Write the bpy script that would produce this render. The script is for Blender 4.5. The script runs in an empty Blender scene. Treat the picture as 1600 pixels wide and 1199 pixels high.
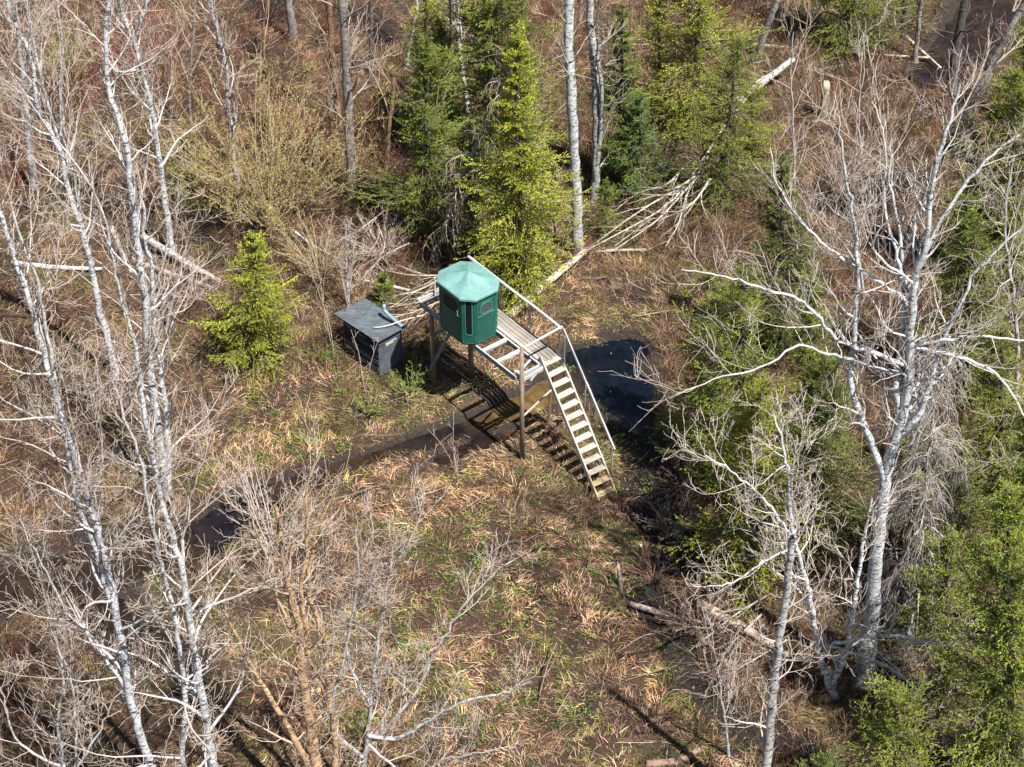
import bpy, bmesh, math, random
import numpy as np
from mathutils import Vector, Matrix
PI = math.pi
sc = bpy.context.scene
# ------------------------------------------------------------------ camera
F_PX = 3100.0; DIST = 64.0; TH = math.radians(40)
CH = DIST * math.sin(TH); CY = -DIST * math.cos(TH)
cd = bpy.data.cameras.new('camera'); cam = bpy.data.objects.new('camera', cd)
sc.collection.objects.link(cam); sc.camera = cam
cam.location = (0, CY, CH); cam.rotation_euler = (PI / 2 - TH, 0, 0)
cd.sensor_width = 36; cd.lens = 36 * F_PX / 1600; cd.clip_end = 3000; cd.clip_start = 0.5
# ------------------------------------------------------------------ sky, sun, exposure
SUN_EL = math.radians(61); SUN_H = np.array([0.66, -0.75])          # towards the sun, on the ground
SUN_AZ = math.atan2(SUN_H[0], SUN_H[1])
w = bpy.data.worlds.new('World'); sc.world = w; w.use_nodes = True
nt = w.node_tree; bg = nt.nodes['Background']; sky = nt.nodes.new('ShaderNodeTexSky')
sky.sky_type = 'NISHITA'; sky.sun_disc = False; sky.sun_elevation = SUN_EL; sky.sun_rotation = SUN_AZ
sky.air_density = 1.0; sky.dust_density = 0.6
nt.links.new(sky.outputs[0], bg.inputs[0]); bg.inputs[1].default_value = 0.05
sl = bpy.data.lights.new('sun', 'SUN'); sl.energy = 5.0; sl.angle = math.radians(0.53); sl.color = (1, 0.965, 0.91)
so = bpy.data.objects.new('sun', sl); sc.collection.objects.link(so)
sd = Vector((SUN_H[0] * math.cos(SUN_EL), SUN_H[1] * math.cos(SUN_EL), math.sin(SUN_EL))).normalized()
so.rotation_euler = sd.to_track_quat('Z', 'Y').to_euler(); so.location = (20, -20, 60)
sc.view_settings.view_transform = 'Standard'; sc.view_settings.look = 'None'
sc.view_settings.exposure = 1.2; sc.view_settings.gamma = 1
sc.render.resolution_x = 1024; sc.render.resolution_y = 767
try:
    sc.cycles.max_bounces = 5; sc.cycles.diffuse_bounces = 1; sc.cycles.transparent_max_bounces = 4
except Exception: pass

# ------------------------------------------------------------------ maps between the survey photo and the ground
def ray(u, v):
    x = (u - 800) / F_PX; y = -(v - 599.5) / F_PX
    return np.array([x, math.cos(TH) + y * math.sin(TH), -math.sin(TH) + y * math.cos(TH)])
def P(u, v, z=0.0):
    d = ray(u, v); return np.array([0, CY, CH]) + (z - CH) / d[2] * d
def PY(u, v, Y):
    d = ray(u, v); return np.array([0, CY, CH]) + (Y - CY) / d[1] * d
def WP(x, y, z=0.0):
    qy = y - CY; qz = z - CH
    f = qy * math.cos(TH) - qz * math.sin(TH); up = qy * math.sin(TH) + qz * math.cos(TH)
    return 800 + F_PX * x / f, 599.5 - F_PX * up / f

# ------------------------------------------------------------------ numpy noise
def vnoise(x, y, s, seed):
    r = np.random.default_rng(seed); g = r.random((128, 128))
    X = x / s + 57.3; Y = y / s + 41.7
    xi = np.floor(X).astype(int); yi = np.floor(Y).astype(int); fx = X - xi; fy = Y - yi
    fx = fx * fx * (3 - 2 * fx); fy = fy * fy * (3 - 2 * fy)
    a = g[xi % 128, yi % 128]; b = g[(xi + 1) % 128, yi % 128]; c = g[xi % 128, (yi + 1) % 128]; d = g[(xi + 1) % 128, (yi + 1) % 128]
    return (a * (1 - fx) + b * fx) * (1 - fy) + (c * (1 - fx) + d * fx) * fy
def fbm(x, y, s, seed, o=3):
    t = 0; a = 1; n = 0
    for i in range(o):
        t = t + a * vnoise(x, y, s / 2 ** i, seed + i * 7); n += a; a *= .5
    return t / n
def in_poly(x, y, poly):
    c = np.zeros(np.shape(x), bool); n = len(poly)
    for i in range(n):
        x1, y1 = poly[i]; x2, y2 = poly[(i + 1) % n]
        k = (y1 > y) != (y2 > y)
        c ^= k & (x < (x2 - x1) * (y - y1) / ((y2 - y1) + 1e-12) + x1)
    return c
def seg_dist(x, y, pl, wd=None):
    d = np.full(np.shape(x), 1e9)
    for i in range(len(pl) - 1):
        ax, ay = pl[i][:2]; bx, by = pl[i + 1][:2]; dx, dy = bx - ax, by - ay
        t = np.clip(((x - ax) * dx + (y - ay) * dy) / (dx * dx + dy * dy + 1e-9), 0, 1)
        q = np.hypot(x - ax - t * dx, y - ay - t * dy)
        if wd is not None: q = q / (wd[i] * (1 - t) + wd[i + 1] * t)
        d = np.minimum(d, q)
    return d
def GP(u, v): return tuple(P(u, v)[:2])
CHANNELS = [
 ([(-120, 960), (60, 905), (200, 862), (330, 830), (430, 765), (540, 722), (650, 690), (740, 665), (800, 640), (850, 612), (905, 590), (960, 585), (1005, 606)],
  [1.0, 1.0, .9, .9, .6, .28, .34, .42, .42, .55, .6, .92, .6]),
 ([(690, 715), (745, 690), (800, 672)], [.25, .35, .25]),
 ([(905, 555), (985, 540)], [.5, .6]),
 ([(960, 600), (990, 650)], [.8, .5]),
 ([(350, 350), (400, 352)], [.9, .6]),
 ([(1560, -10), (1500, 70), (1450, 120)], [1.2, 1.3, .9]), ([(1400, 285), (1350, 325), (1290, 320)], [.7, .8, .5]),
 ([(560, 30), (600, 60)], [.6, .5]), ([(400, 10), (440, 20)], [.6, .5]),
 ([(300, 1080), (240, 1010), (170, 960), (110, 930)], [.5, .7, .8, .6]),
]
CHW = [([GP(*p) for p in pl], wd) for pl, wd in CHANNELS]
WATER_Z = -0.17
SHADE_DITCH = ([GP(*p) for p in [(985, 640), (1030, 700), (1035, 780), (1050, 860), (1000, 935), (1050, 975), (1085, 1060), (1150, 1115), (1240, 1165)]], [.8, 1.1, .95, .75, .5, .6, .6, .7, .9])  # band of tree shade over dark soil, sunk so the banks darken it
def soil_shade(x, y):
    return np.clip(1.35 - seg_dist(x, y, *SHADE_DITCH) * (.5 + fbm(x, y, .9, 77, 4)), 0, 1)
def wet(x, y):
    d = np.full(np.shape(x), 1e9)
    wob = .55 + .9 * fbm(x, y, 1.1, 91, 4)
    for pl, wd in CHW: d = np.minimum(d, seg_dist(x, y, pl, wd))
    return d * wob                                      # <1 in the water
def hgt(x, y):
    x = np.asarray(x, float); y = np.asarray(y, float)
    h = .35 * (fbm(x, y, 7, 3) - .5) + .16 * (fbm(x, y, 1.6, 11) - .5) + .15 * (fbm(x, y, .5, 17, 2) - .5)
    h = h * np.clip((np.hypot(x, y + 2) - 2) / 3, .35, 1)
    m = wet(x, y)
    k = np.clip(1.25 - m, 0, 1) / 1.25
    h = h * np.clip(m - .6, 0.12, 1) - .42 * np.clip(k * 1.6, 0, 1); pt = soil_shade(x, y)
    return np.where((pt > 0) & (k < .05), np.maximum(h - .40 * pt, np.minimum(h, WATER_Z + .03)), h)
def hz(x, y): return float(hgt(np.array([x]), np.array([y]))[0])

# ------------------------------------------------------------------ object helpers
C = sc.collection
def link(o, parent=None):
    C.objects.link(o)
    if parent: o.parent = parent
    return o
def thing(name, label, cat, loc, group=None):
    o = bpy.data.objects.new(name, None); o.empty_display_size = .2; o.location = loc
    o['label'] = label; o['category'] = cat
    if group: o['group'] = group
    return link(o)
def tag(o, label, cat, group=None):
    o['label'] = label; o['category'] = cat
    if group: o['group'] = group
    return o
def mesh_np(name, verts, faces, mat, parent=None, cols=None, smooth=False, loc=(0, 0, 0)):
    """faces: list of (n,k) int arrays"""
    me = bpy.data.meshes.new(name); verts = np.ascontiguousarray(verts, np.float32)
    if not isinstance(faces, list): faces = [faces]
    faces = [f for f in faces if len(f)]
    me.vertices.add(len(verts)); me.vertices.foreach_set('co', verts.ravel())
    li = np.concatenate([f.ravel() for f in faces]).astype(np.int32)
    tot = np.concatenate([np.full(len(f), f.shape[1]) for f in faces]); st = np.concatenate([[0], np.cumsum(tot)[:-1]]).astype(np.int32)
    me.loops.add(len(li)); me.loops.foreach_set('vertex_index', li)
    me.polygons.add(len(tot)); me.polygons.foreach_set('loop_start', st)
    if smooth: me.polygons.foreach_set('use_smooth', np.ones(len(tot), bool))
    if cols is not None:
        a = me.color_attributes.new('Col', 'FLOAT_COLOR', 'POINT')
        cc = np.ones((len(verts), 4), np.float32); cc[:, :cols.shape[1]] = cols; a.data.foreach_set('color', cc.ravel())
    me.update(calc_edges=True)
    me.materials.append(mat)
    o = bpy.data.objects.new(name, me); o.location = loc
    return link(o, parent)

# ------------------------------------------------------------------ materials
def new_mat(name):
    m = bpy.data.materials.new(name); m.use_nodes = True; n = m.node_tree.nodes; l = m.node_tree.links
    return m, n, l, n['Principled BSDF']
def noise(n, l, scale, detail=4, vec=None, rough=.6):
    t = n.new('ShaderNodeTexNoise'); t.inputs['Scale'].default_value = scale; t.inputs['Detail'].default_value = detail; t.inputs['Roughness'].default_value = rough
    if vec is not None: l.new(vec, t.inputs['Vector'])
    return t.outputs[0]
def ramp(n, l, fac, stops):
    r = n.new('ShaderNodeValToRGB'); l.new(fac, r.inputs[0]); e = r.color_ramp.elements
    while len(e) < len(stops): e.new(.5)
    for k, (p, c) in enumerate(stops): e[k].position = p; e[k].color = (*c, 1) if len(c) == 3 else c
    return r.outputs[0]
def mixc(n, l, fac, a, b, mode='MIX'):
    m = n.new('ShaderNodeMix'); m.data_type = 'RGBA'; m.blend_type = mode
    for s, i in ((fac, 0), (a, 6), (b, 7)):
        if isinstance(s, (int, float)): m.inputs[i].default_value = s
        elif isinstance(s, tuple): m.inputs[i].default_value = (*s, 1)
        else: l.new(s, m.inputs[i])
    return m.outputs[2]
def coord(n, l, kind='Object', scale=(1, 1, 1)):
    t = n.new('ShaderNodeTexCoord'); m = n.new('ShaderNodeMapping'); m.inputs['Scale'].default_value = scale
    l.new(t.outputs[kind], m.inputs[0]); return m.outputs[0]
def mapv(n, l, src, scale):
    m = n.new('ShaderNodeMapping'); m.inputs['Scale'].default_value = scale; l.new(src, m.inputs[0]); return m.outputs[0]
def bump(n, l, bs, h, strength=.5, dist=.02):
    b = n.new('ShaderNodeBump'); b.inputs['Strength'].default_value = strength; b.inputs['Distance'].default_value = dist
    l.new(h, b.inputs['Height']); l.new(b.outputs[0], bs.inputs['Normal'])
def col_mat(name, rough=.8, trans=0.0, dark=None, sheen=.2):
    m, n, l, b = new_mat(name); a = n.new('ShaderNodeAttribute'); a.attribute_name = 'Col'; c = a.outputs['Color']
    if dark:                                            # dark lenticels and knots on the bark, driven by alpha
        v = coord(n, l, 'Object', (6, 6, 15)); k = ramp(n, l, noise(n, l, 1, 7, v, .72), [(.50, (0, 0, 0)), (.60, (.95, .95, .95))])
        v2 = coord(n, l, 'Object', (1, 1, 1)); k2 = ramp(n, l, noise(n, l, 2.3, 3, v2), [(.35, (.75, .75, .75)), (.7, (1.15, 1.15, 1.15))])
        mm = n.new('ShaderNodeMath'); mm.operation = 'MULTIPLY'; l.new(k, mm.inputs[0]); l.new(a.outputs['Alpha'], mm.inputs[1])
        c = mixc(n, l, 1.0, c, k2, 'MULTIPLY'); c = mixc(n, l, mm.outputs[0], c, dark)
        bump(n, l, b, k, .6, .01)
    l.new(c, b.inputs['Base Color']); b.inputs['Roughness'].default_value = rough; b.inputs['Specular IOR Level'].default_value = sheen
    if trans:
        t = n.new('ShaderNodeBsdfTranslucent'); l.new(c, t.inputs[0]); mx = n.new('ShaderNodeMixShader'); mx.inputs[0].default_value = trans
        l.new(b.outputs[0], mx.inputs[1]); l.new(t.outputs[0], mx.inputs[2]); l.new(mx.outputs[0], n['Material Output'].inputs[0])
    return m
M = {}
M['bark'] = col_mat('bark', .8, 0, (.045, .04, .04))
M['twig'] = col_mat('twig', .75)
M['needle'] = col_mat('needle', .6, .22, sheen=.3)
M['grass'] = col_mat('dry_grass', .7, .15)
M['leaf'] = col_mat('leaf', .5, .3)
def wood_mat(name, c1, c2, c3, rough=.8, grain=1.0):
    m, n, l, b = new_mat(name); v = coord(n, l, 'Object', (1.3, 22, 22))
    g = noise(n, l, 1.6, 7, v, .7); c = ramp(n, l, g, [(.3, c3), (.48, c1), (.7, c2)])
    g2 = ramp(n, l, noise(n, l, 2.2, 4, coord(n, l, 'Object')), [(.3, (.7, .7, .7)), (.65, (1.1, 1.1, 1.1))])
    o = n.new('ShaderNodeObjectInfo'); rr = ramp(n, l, o.outputs['Random'], [(0, (.8, .8, .8)), (1, (1.12, 1.1, 1.06))])
    c = mixc(n, l, 1.0, c, g2, 'MULTIPLY'); c = mixc(n, l, 1.0, c, rr, 'MULTIPLY')
    l.new(c, b.inputs['Base Color']); b.inputs['Roughness'].default_value = rough; bump(n, l, b, g, .5 * grain, .006)
    return m
M['grey_wood'] = wood_mat('weathered_grey_wood', (.30, .285, .27), (.46, .44, .41), (.14, .13, .12))
M['plank'] = wood_mat('weathered_planks', (.24, .21, .18), (.36, .32, .28), (.09, .08, .07))
M['new_wood'] = wood_mat('pale_new_wood', (.44, .39, .335), (.54, .49, .43), (.27, .235, .20))
M['yellow_wood'] = wood_mat('yellow_new_wood', (.44, .34, .2), (.53, .42, .27), (.3, .22, .12))
M['post_wood'] = wood_mat('brown_post_wood', (.17, .12, .085), (.27, .2, .15), (.07, .05, .04))
M['blue_grey'] = wood_mat('grey_blue_treated_wood', (.13, .17, .19), (.2, .24, .26), (.06, .08, .09))
M['pale_grey'] = wood_mat('pale_painted_wood', (.40, .40, .405), (.52, .52, .52), (.2, .2, .2))
def plastic(name, c, rough=.45, var=.12):
    m, n, l, b = new_mat(name); v = coord(n, l, 'Object')
    g = ramp(n, l, noise(n, l, 3, 6, v), [(.3, tuple(x * (1 - var) for x in c)), (.7, tuple(min(1, x * (1 + var) + .004) for x in c))])
    st = ramp(n, l, noise(n, l, 1, 5, coord(n, l, 'Object', (14, 14, 1.6))), [(.45, (1, 1, 1)), (.75, (.8, .82, .8))])
    g = mixc(n, l, 1.0, g, st, 'MULTIPLY')
    l.new(g, b.inputs['Base Color']); b.inputs['Roughness'].default_value = rough; b.inputs['Specular IOR Level'].default_value = .25; bump(n, l, b, noise(n, l, 60, 2, v), .08, .003)
    return m
M['green'] = plastic('green_moulded_plastic', (.010, .075, .055))
M['teal'] = plastic('faded_teal_roof_plastic', (.125, .245, .228), .55, .16)
M['trim'] = plastic('green_trim_plastic', (.03, .2, .14))
M['seal'] = plastic('black_rubber_seal', (.012, .014, .014), .6)
m, n, l, b = new_mat('dark_tinted_glass'); b.inputs['Base Color'].default_value = (.008, .009, .011, 1); b.inputs['Roughness'].default_value = .12; b.inputs['Specular IOR Level'].default_value = .15; M['glass'] = m
m, n, l, b = new_mat('grey_mesh_curtain'); v = coord(n, l, 'Object', (60, 60, 60)); l.new(ramp(n, l, noise(n, l, 1, 1, v), [(.4, (.012, .012, .014)), (.6, (.09, .09, .10))]), b.inputs['Base Color']); b.inputs['Roughness'].default_value = .35; M['mesh_pane'] = m
m, n, l, b = new_mat('blue_grey_metal'); b.inputs['Base Color'].default_value = (.15, .24, .29, 1); b.inputs['Roughness'].default_value = .5; b.inputs['Metallic'].default_value = .2; M['pipe'] = m
m, n, l, b = new_mat('black_opening'); b.inputs['Base Color'].default_value = (.01, .01, .012, 1); b.inputs['Roughness'].default_value = .9; M['black'] = m

def ground_material():
    m, n, l, b = new_mat('forest_floor'); ge = n.new('ShaderNodeNewGeometry'); pos = ge.outputs['Position']
    a = n.new('ShaderNodeAttribute'); a.attribute_name = 'Col'
    f = noise(n, l, 9, 8, pos, .75)
    v = mapv(n, l, pos, (30, 9, 9)); f2 = noise(n, l, 1, 5, v, .7)
    c = ramp(n, l, f, [(.34, (.30, .28, .26)), (.5, (.85, .82, .8)), (.66, (1.55, 1.5, 1.45))])
    c2 = ramp(n, l, f2, [(.38, (.55, .55, .55)), (.6, (1.3, 1.28, 1.22))])
    c = mixc(n, l, 1.0, c, c2, 'MULTIPLY'); c = mixc(n, l, 1.0, c, a.outputs['Color'], 'MULTIPLY')
    l.new(c, b.inputs['Base Color']); b.inputs['Roughness'].default_value = .92
    ad = n.new('ShaderNodeMath'); ad.operation = 'ADD'; l.new(f, ad.inputs[0]); l.new(f2, ad.inputs[1]); bump(n, l, b, ad.outputs[0], .9, .06)
    return m
def water_material():
    m, n, l, b = new_mat('swamp_water'); ge = n.new('ShaderNodeNewGeometry')
    a = n.new('ShaderNodeAttribute'); a.attribute_name = 'Col'; f = ramp(n, l, noise(n, l, 2.5, 5, ge.outputs['Position']), [(.35, (.45, .45, .45)), (.65, (1.2, 1.2, 1.2))])
    l.new(mixc(n, l, 1.0, a.outputs['Color'], f, 'MULTIPLY'), b.inputs['Base Color']); b.inputs['Roughness'].default_value = .06; b.inputs['IOR'].default_value = 1.33
    bump(n, l, b, noise(n, l, 3, 2, ge.outputs['Position']), .06, .02)
    return m

# ------------------------------------------------------------------ ground and water
def colour_zone(x, y):
    """base colour of the soil and litter, tree shade painted in along the ditch"""
    g1 = fbm(x, y, 3.2, 21); g2 = fbm(x, y, 1.1, 33); wt = wet(x, y)
    tan = np.array([.075, .048, .027]); pink = np.array([.052, .028, .018]); brown = np.array([.02, .012, .008]); moss = np.array([.05, .055, .012])
    k = np.clip((g1 - .42) * 5, 0, 1)[..., None]; c = tan * k + pink * (1 - k)
    k = np.clip((.45 - g2) * 5, 0, 1)[..., None]; c = c * (1 - k) + brown * k
    k = np.clip((fbm(x, y, 1.3, 44, 4) - .54) * 5, 0, .55)[..., None]; c = c * (1 - k) + moss * k
    k = np.clip((1.75 - wt) * 1.8, 0, 1)[..., None]; c = c * (1 - k) + np.array([.026, .018, .015]) * k
    k = np.clip(soil_shade(x, y) * 1.6, 0, 1)[..., None]; c = c * (1 - k) + np.array([.013, .009, .007]) * k  # dark soil with the tree shade painted into its colour
    return c
CLEAR = [(330, 600), (470, 545), (560, 600), (650, 590), (770, 480), (880, 425), (1010, 455), (1010, 560), (1050, 650), (1000, 760), (1060, 860), (1010, 960), (1110, 1100), (1200, 1260), (320, 1260), (350, 1050), (420, 900), (340, 780)]
def make_ground():
    def axis(lo, hi, step, far):
        a = np.arange(lo, hi, step); k = 10 ** np.linspace(math.log10(1.5), math.log10(far), 12)
        return np.concatenate([(lo - k)[::-1], a, hi - step + k])
    xs = axis(-27, 27, .13, 1200.); ys = axis(-21, 32, .13, 1500.)
    X, Y = np.meshgrid(xs, ys, indexing='ij'); nx, ny = X.shape
    Z = hgt(X, Y); fade = np.clip(1 - (np.maximum(np.abs(X) - 30, 0) + np.maximum(np.abs(Y - 5) - 32, 0)) / 10, 0, 1); Z = Z * fade
    i = np.arange(nx * ny).reshape(nx, ny)
    q = np.stack([i[:-1, :-1], i[1:, :-1], i[1:, 1:], i[:-1, 1:]], -1).reshape(-1, 4)
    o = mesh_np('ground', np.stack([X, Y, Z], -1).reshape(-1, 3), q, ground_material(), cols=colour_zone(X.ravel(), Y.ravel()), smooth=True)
    o['kind'] = 'structure'
    xs = np.arange(-30, 30.1, .2); ys = np.arange(-22, 34.1, .2); X, Y = np.meshgrid(xs, ys, indexing='ij'); i = np.arange(X.size).reshape(X.shape)
    q = np.stack([i[:-1, :-1], i[1:, :-1], i[1:, 1:], i[:-1, 1:]], -1).reshape(-1, 4); x, y = X.ravel(), Y.ravel(); dp = np.zeros(len(x))
    near = 1e9
    pool = GP(975, 600); dq = np.hypot(x - pool[0], y - pool[1]); pud = GP(850, 620); d2 = np.hypot((x - pud[0]) / 2.4, (y - pud[1]) / 1.3)
    k = np.clip(np.clip(1.6 - dq / 2.2, 0, 1) + 2.2 * (fbm(x, y, 2.6, 95) - .42), 0, 1)[:, None]; k2 = np.clip(1.5 - d2, 0, 1)[:, None] * (1 - np.clip(1.7 - dq / 1.6, 0, 1))[:, None]
    c = np.array([.026, .016, .010]) * (1 - k) + np.array([.004, .006, .010]) * k; c = c * (1 - k2) + np.array([.12, .075, .03]) * k2  # tree shade and sky reflection painted into the pool as navy
    o = mesh_np('water', np.stack([x, y, x * 0 + WATER_Z], -1), q, water_material(), cols=c, smooth=True); o['kind'] = 'structure'
make_ground()

# ------------------------------------------------------------------ strand and tube builders
def norm(v): return v / (np.linalg.norm(v, axis=-1, keepdims=True) + 1e-9)
def ribbons(pts, wid, rng, flat=0.3):
    """pts (M,K,3), wid (M,K): thin blades"""
    Mn, K, _ = pts.shape; T = norm(pts[:, -1] - pts[:, 0]); r = rng.normal(size=(Mn, 3)); r[:, 2] *= flat
    S = norm(np.cross(T, np.cross(r, T)))[:, None, :]
    a = pts - S * wid[..., None]; b = pts + S * wid[..., None]
    v = np.stack([a, b], 2).reshape(-1, 3)
    base = (np.arange(Mn) * K * 2)[:, None] + (np.arange(K - 1) * 2)[None]
    q = np.stack([base, base + 1, base + 3, base + 2], -1).reshape(-1, 4)
    return v, q
def tubes(pts, rad, sides=3, off=0):
    Mn, K, _ = pts.shape
    T = np.empty_like(pts); T[:, 1:-1] = pts[:, 2:] - pts[:, :-2]; T[:, 0] = pts[:, 1] - pts[:, 0]; T[:, -1] = pts[:, -1] - pts[:, -2]; T = norm(T)
    ref = np.zeros((Mn, 1, 3)); ax = np.abs(norm(pts[:, -1] - pts[:, 0])); ref[np.arange(Mn), 0, np.argmin(ax, 1)] = 1
    U = norm(np.cross(T, np.broadcast_to(ref, T.shape))); V = np.cross(T, U)
    an = np.arange(sides) * 2 * PI / sides
    v = pts[:, :, None] + rad[:, :, None, None] * (U[:, :, None] * np.cos(an)[:, None] + V[:, :, None] * np.sin(an)[:, None])
    idx = np.arange(Mn * K * sides).reshape(Mn, K, sides); n2 = np.roll(idx, -1, 2)
    q = np.stack([idx[:, :-1], n2[:, :-1], n2[:, 1:], idx[:, 1:]], -1).reshape(-1, 4)
    return v.reshape(-1, 3), q + off
def sample(pts, rad, idx, t):
    K = pts.shape[1]; f = t * (K - 1); i = np.minimum(f.astype(int), K - 2); f = f - i
    p0 = pts[idx, i]; p1 = pts[idx, i + 1]
    return p0 + (p1 - p0) * f[:, None], norm(p1 - p0), rad[idx, i] * (1 - f) + rad[idx, i + 1] * f
def plen(pts): return np.linalg.norm(np.diff(pts, axis=1), axis=-1).sum(1)
def sprout(pts, rad, n, t0, t1, ang, lmin, lmax, K, rng, up=.25, wob=.22, ratio=.6, tip=.25, rmin=.0045, taper_l=.6, grav=0.0, sag=0.0):
    """n children per parent; ang (lo,hi) rad from the parent; returns pts, rad"""
    N = len(pts); idx = np.repeat(np.arange(N), n); t = (rng.random((N, n)) * .9 + np.arange(n) + .05) / n; t = t.ravel() * (t1 - t0) + t0
    p, T, r = sample(pts, rad, idx, t)
    a = rng.uniform(ang[0], ang[1], len(idx)); q = norm(np.cross(T, rng.normal(size=p.shape)))
    d = T * np.cos(a)[:, None] + q * np.sin(a)[:, None]; d[:, 2] += up * .4; d = norm(d)
    L = rng.uniform(lmin, lmax, len(idx)) * (1 - taper_l * t) * (.75 if N > 1 else 1.0)
    if N > 1: L = np.minimum(L, plen(pts)[idx] * .75)
    out = np.empty((len(idx), K, 3)); out[:, 0] = p; st = (L / (K - 1))[:, None]
    for k in range(1, K):
        d = d + rng.normal(size=d.shape) * wob; d[:, 2] += up * .35 - sag * k; d = norm(d); out[:, k] = out[:, k - 1] + d * st
    r0 = np.maximum(r * ratio, rmin); r0 = np.minimum(r0, .012 + L * .012)
    R = r0[:, None] * np.linspace(1, tip, K)[None]; return out, np.maximum(R, rmin * .8)
def spline(pp, n):
    """Catmull-Rom through points to n samples"""
    pp = np.asarray(pp, float); ext = np.vstack([2 * pp[0] - pp[1], pp, 2 * pp[-1] - pp[-2]])
    L = np.concatenate([[0], np.cumsum(np.linalg.norm(np.diff(pp, axis=0), axis=1))]); s = np.linspace(0, L[-1], n)
    i = np.clip(np.searchsorted(L, s, 'right') - 1, 0, len(pp) - 2); f = ((s - L[i]) / (L[i + 1] - L[i]))[:, None]
    a, b, c, d = ext[i], ext[i + 1], ext[i + 2], ext[i + 3]
    return .5 * (2 * b + (c - a) * f + (2 * a - 5 * b + 4 * c - d) * f ** 2 + (3 * b - a - 3 * c + d) * f ** 3)
WHITE = ((.54, .55, .56), (.40, .33, .28)); GREY = ((.25, .225, .20), (.34, .27, .22)); BROWN = ((.26, .16, .09), (.34, .25, .19)); DARK = ((.09, .08, .075), (.22, .17, .14)); SILVER = ((.42, .41, .395), (.40, .34, .29))
def bark_cols(rad_flat, pal, rng, groups=None):
    c1, c2 = np.array(pal[0]), np.array(pal[1]); k = np.clip((rad_flat - .009) / .03, 0, 1)[:, None]
    c = c2 * (1 - k) + c1 * k; k3 = np.clip((rad_flat - .175) / .05, 0, 1)[:, None] * .75; c = c * (1 - k3) + np.array([.25, .235, .215]) * k3; c = c * rng.uniform(.88, 1.1, (len(c), 1))
    return np.hstack([c, np.clip((rad_flat - .02) / .03, 0, 1)[:, None]])

def path3d(px, base_px, depth_lean=0.0):
    """photo path (bottom to top) -> world points standing over the base"""
    b = P(*base_px); out = []
    for i, (u, v) in enumerate(px):
        q = PY(u, v, b[1]); Y = b[1] + depth_lean * max(q[2], 0); out.append(PY(u, v, Y))
    return np.array(out), b
def bare_tree(name, label, px, r0, r1, stems=(), n1=24, l1=(1.2, 3.2), n2=5, n3=4, n4=0, pal=WHITE, seed=1, t0=.25, cat='tree', group=None, up=.3, ang=(.5, 1.15), lean=0.0, sag=0.0, base=None, wob=.22, r3=.0056, flare=1.5):
    rng = np.random.default_rng(seed); base = base or px[0]; sc_ = .76 if pal is WHITE else 1.0; r0 *= sc_; r1 *= sc_; stems = [(q_[0], q_[1] * sc_, q_[2] * sc_) + tuple(q_[3:]) for q_ in stems]
    pts, b = path3d(px, base, lean); b[2] = hz(b[0], b[1]); 
    if px[0] == base: pts[0][2] = b[2] - .15
    t = thing(name, label, cat, tuple(b), group)
    main = spline(pts, max(14, len(px) * 5)); n = len(main); main[2:-1] += rng.normal(size=(n - 3, 3)) * .018
    f = np.linspace(0, 1, n); R = r0 + (r1 - r0) * f ** .85; R *= 1 + (flare - 1) * np.exp(-f * n * .55) + rng.normal(size=n) * .035
    tp = [(main[None], R[None], 10)]; st = [(main[None], R[None])]
    for sp in stems:                                     # forks: (photo path, radius start, radius end)
        q, _ = path3d(sp[0], base, lean)
        if len(sp) > 3: q[:, 1] += np.linspace(0, sp[3], len(q))
        k = int(np.argmin(np.linalg.norm(main - q[0], axis=1))); q[0] = main[k]
        s = spline(q, max(10, len(q) * 5)); s[2:-1] += rng.normal(size=(len(s) - 3, 3)) * .02
        rr = sp[1] + (sp[2] - sp[1]) * np.linspace(0, 1, len(s)); tp.append((s[None], rr[None], 8)); st.append((s[None], rr[None]))
    V = []; Q = []; Cc = []; o = 0
    for p_, r_, sd_ in tp:
        v, q = tubes(p_ - b, r_, sd_, o); o += len(v); V.append(v); Q.append(q); Cc.append(bark_cols(np.repeat(r_.ravel(), sd_), pal, rng))
    mesh_np('trunk', np.vstack(V), np.vstack(Q), M['bark'], t, np.vstack(Cc), smooth=True)
    V = []; Q = []; Cc = []; o = 0
    for i, (p_, r_) in enumerate(st):
        L = plen(p_)[0]; k = max(4, int(n1 * L / 12))
        a0 = t0 if i == 0 else .08
        p1, q1 = sprout(p_, r_, k, a0, .99, ang, l1[0] * 1.15, l1[1] * 1.25, 8, rng, up, wob * .7, .45, .22, .008, .45, sag=sag)
        lv = [(p1, q1, 5)]
        if n2: p2, q2 = sprout(p1, q1, n2, .12, 1., (.45, 1.1), .6, 2.0, 6, rng, up * .9, wob * .8, .62, .4, .0072, .5, sag=sag); lv.append((p2, q2, 3))
        if n2 and n3: p3, q3 = sprout(p2, q2, max(2, n3 - 1), .1, 1., (.35, .9), .3, 1.1, 5, rng, up * .9, wob * .8, .7, .55, r3, .3, sag=sag); lv.append((p3, q3, 3))
        if n2 and n3 and n4: p4, q4 = sprout(p3, q3, 1, .2, .8, (.4, 1.0), .2, .6, 4, rng, up * .8, wob * 1.3, .8, .7, r3, .3, sag=sag); lv.append((p4, q4, 3))
        for pp, rr, s_ in lv:
            v, q = tubes(pp - b, rr, s_, o); o += len(v); V.append(v); Q.append(q); Cc.append(bark_cols(np.repeat(rr.ravel(), s_), pal, rng))
    if V: mesh_np('crown', np.vstack(V), np.vstack(Q), M['twig'], t, np.vstack(Cc))
    return t

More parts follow.
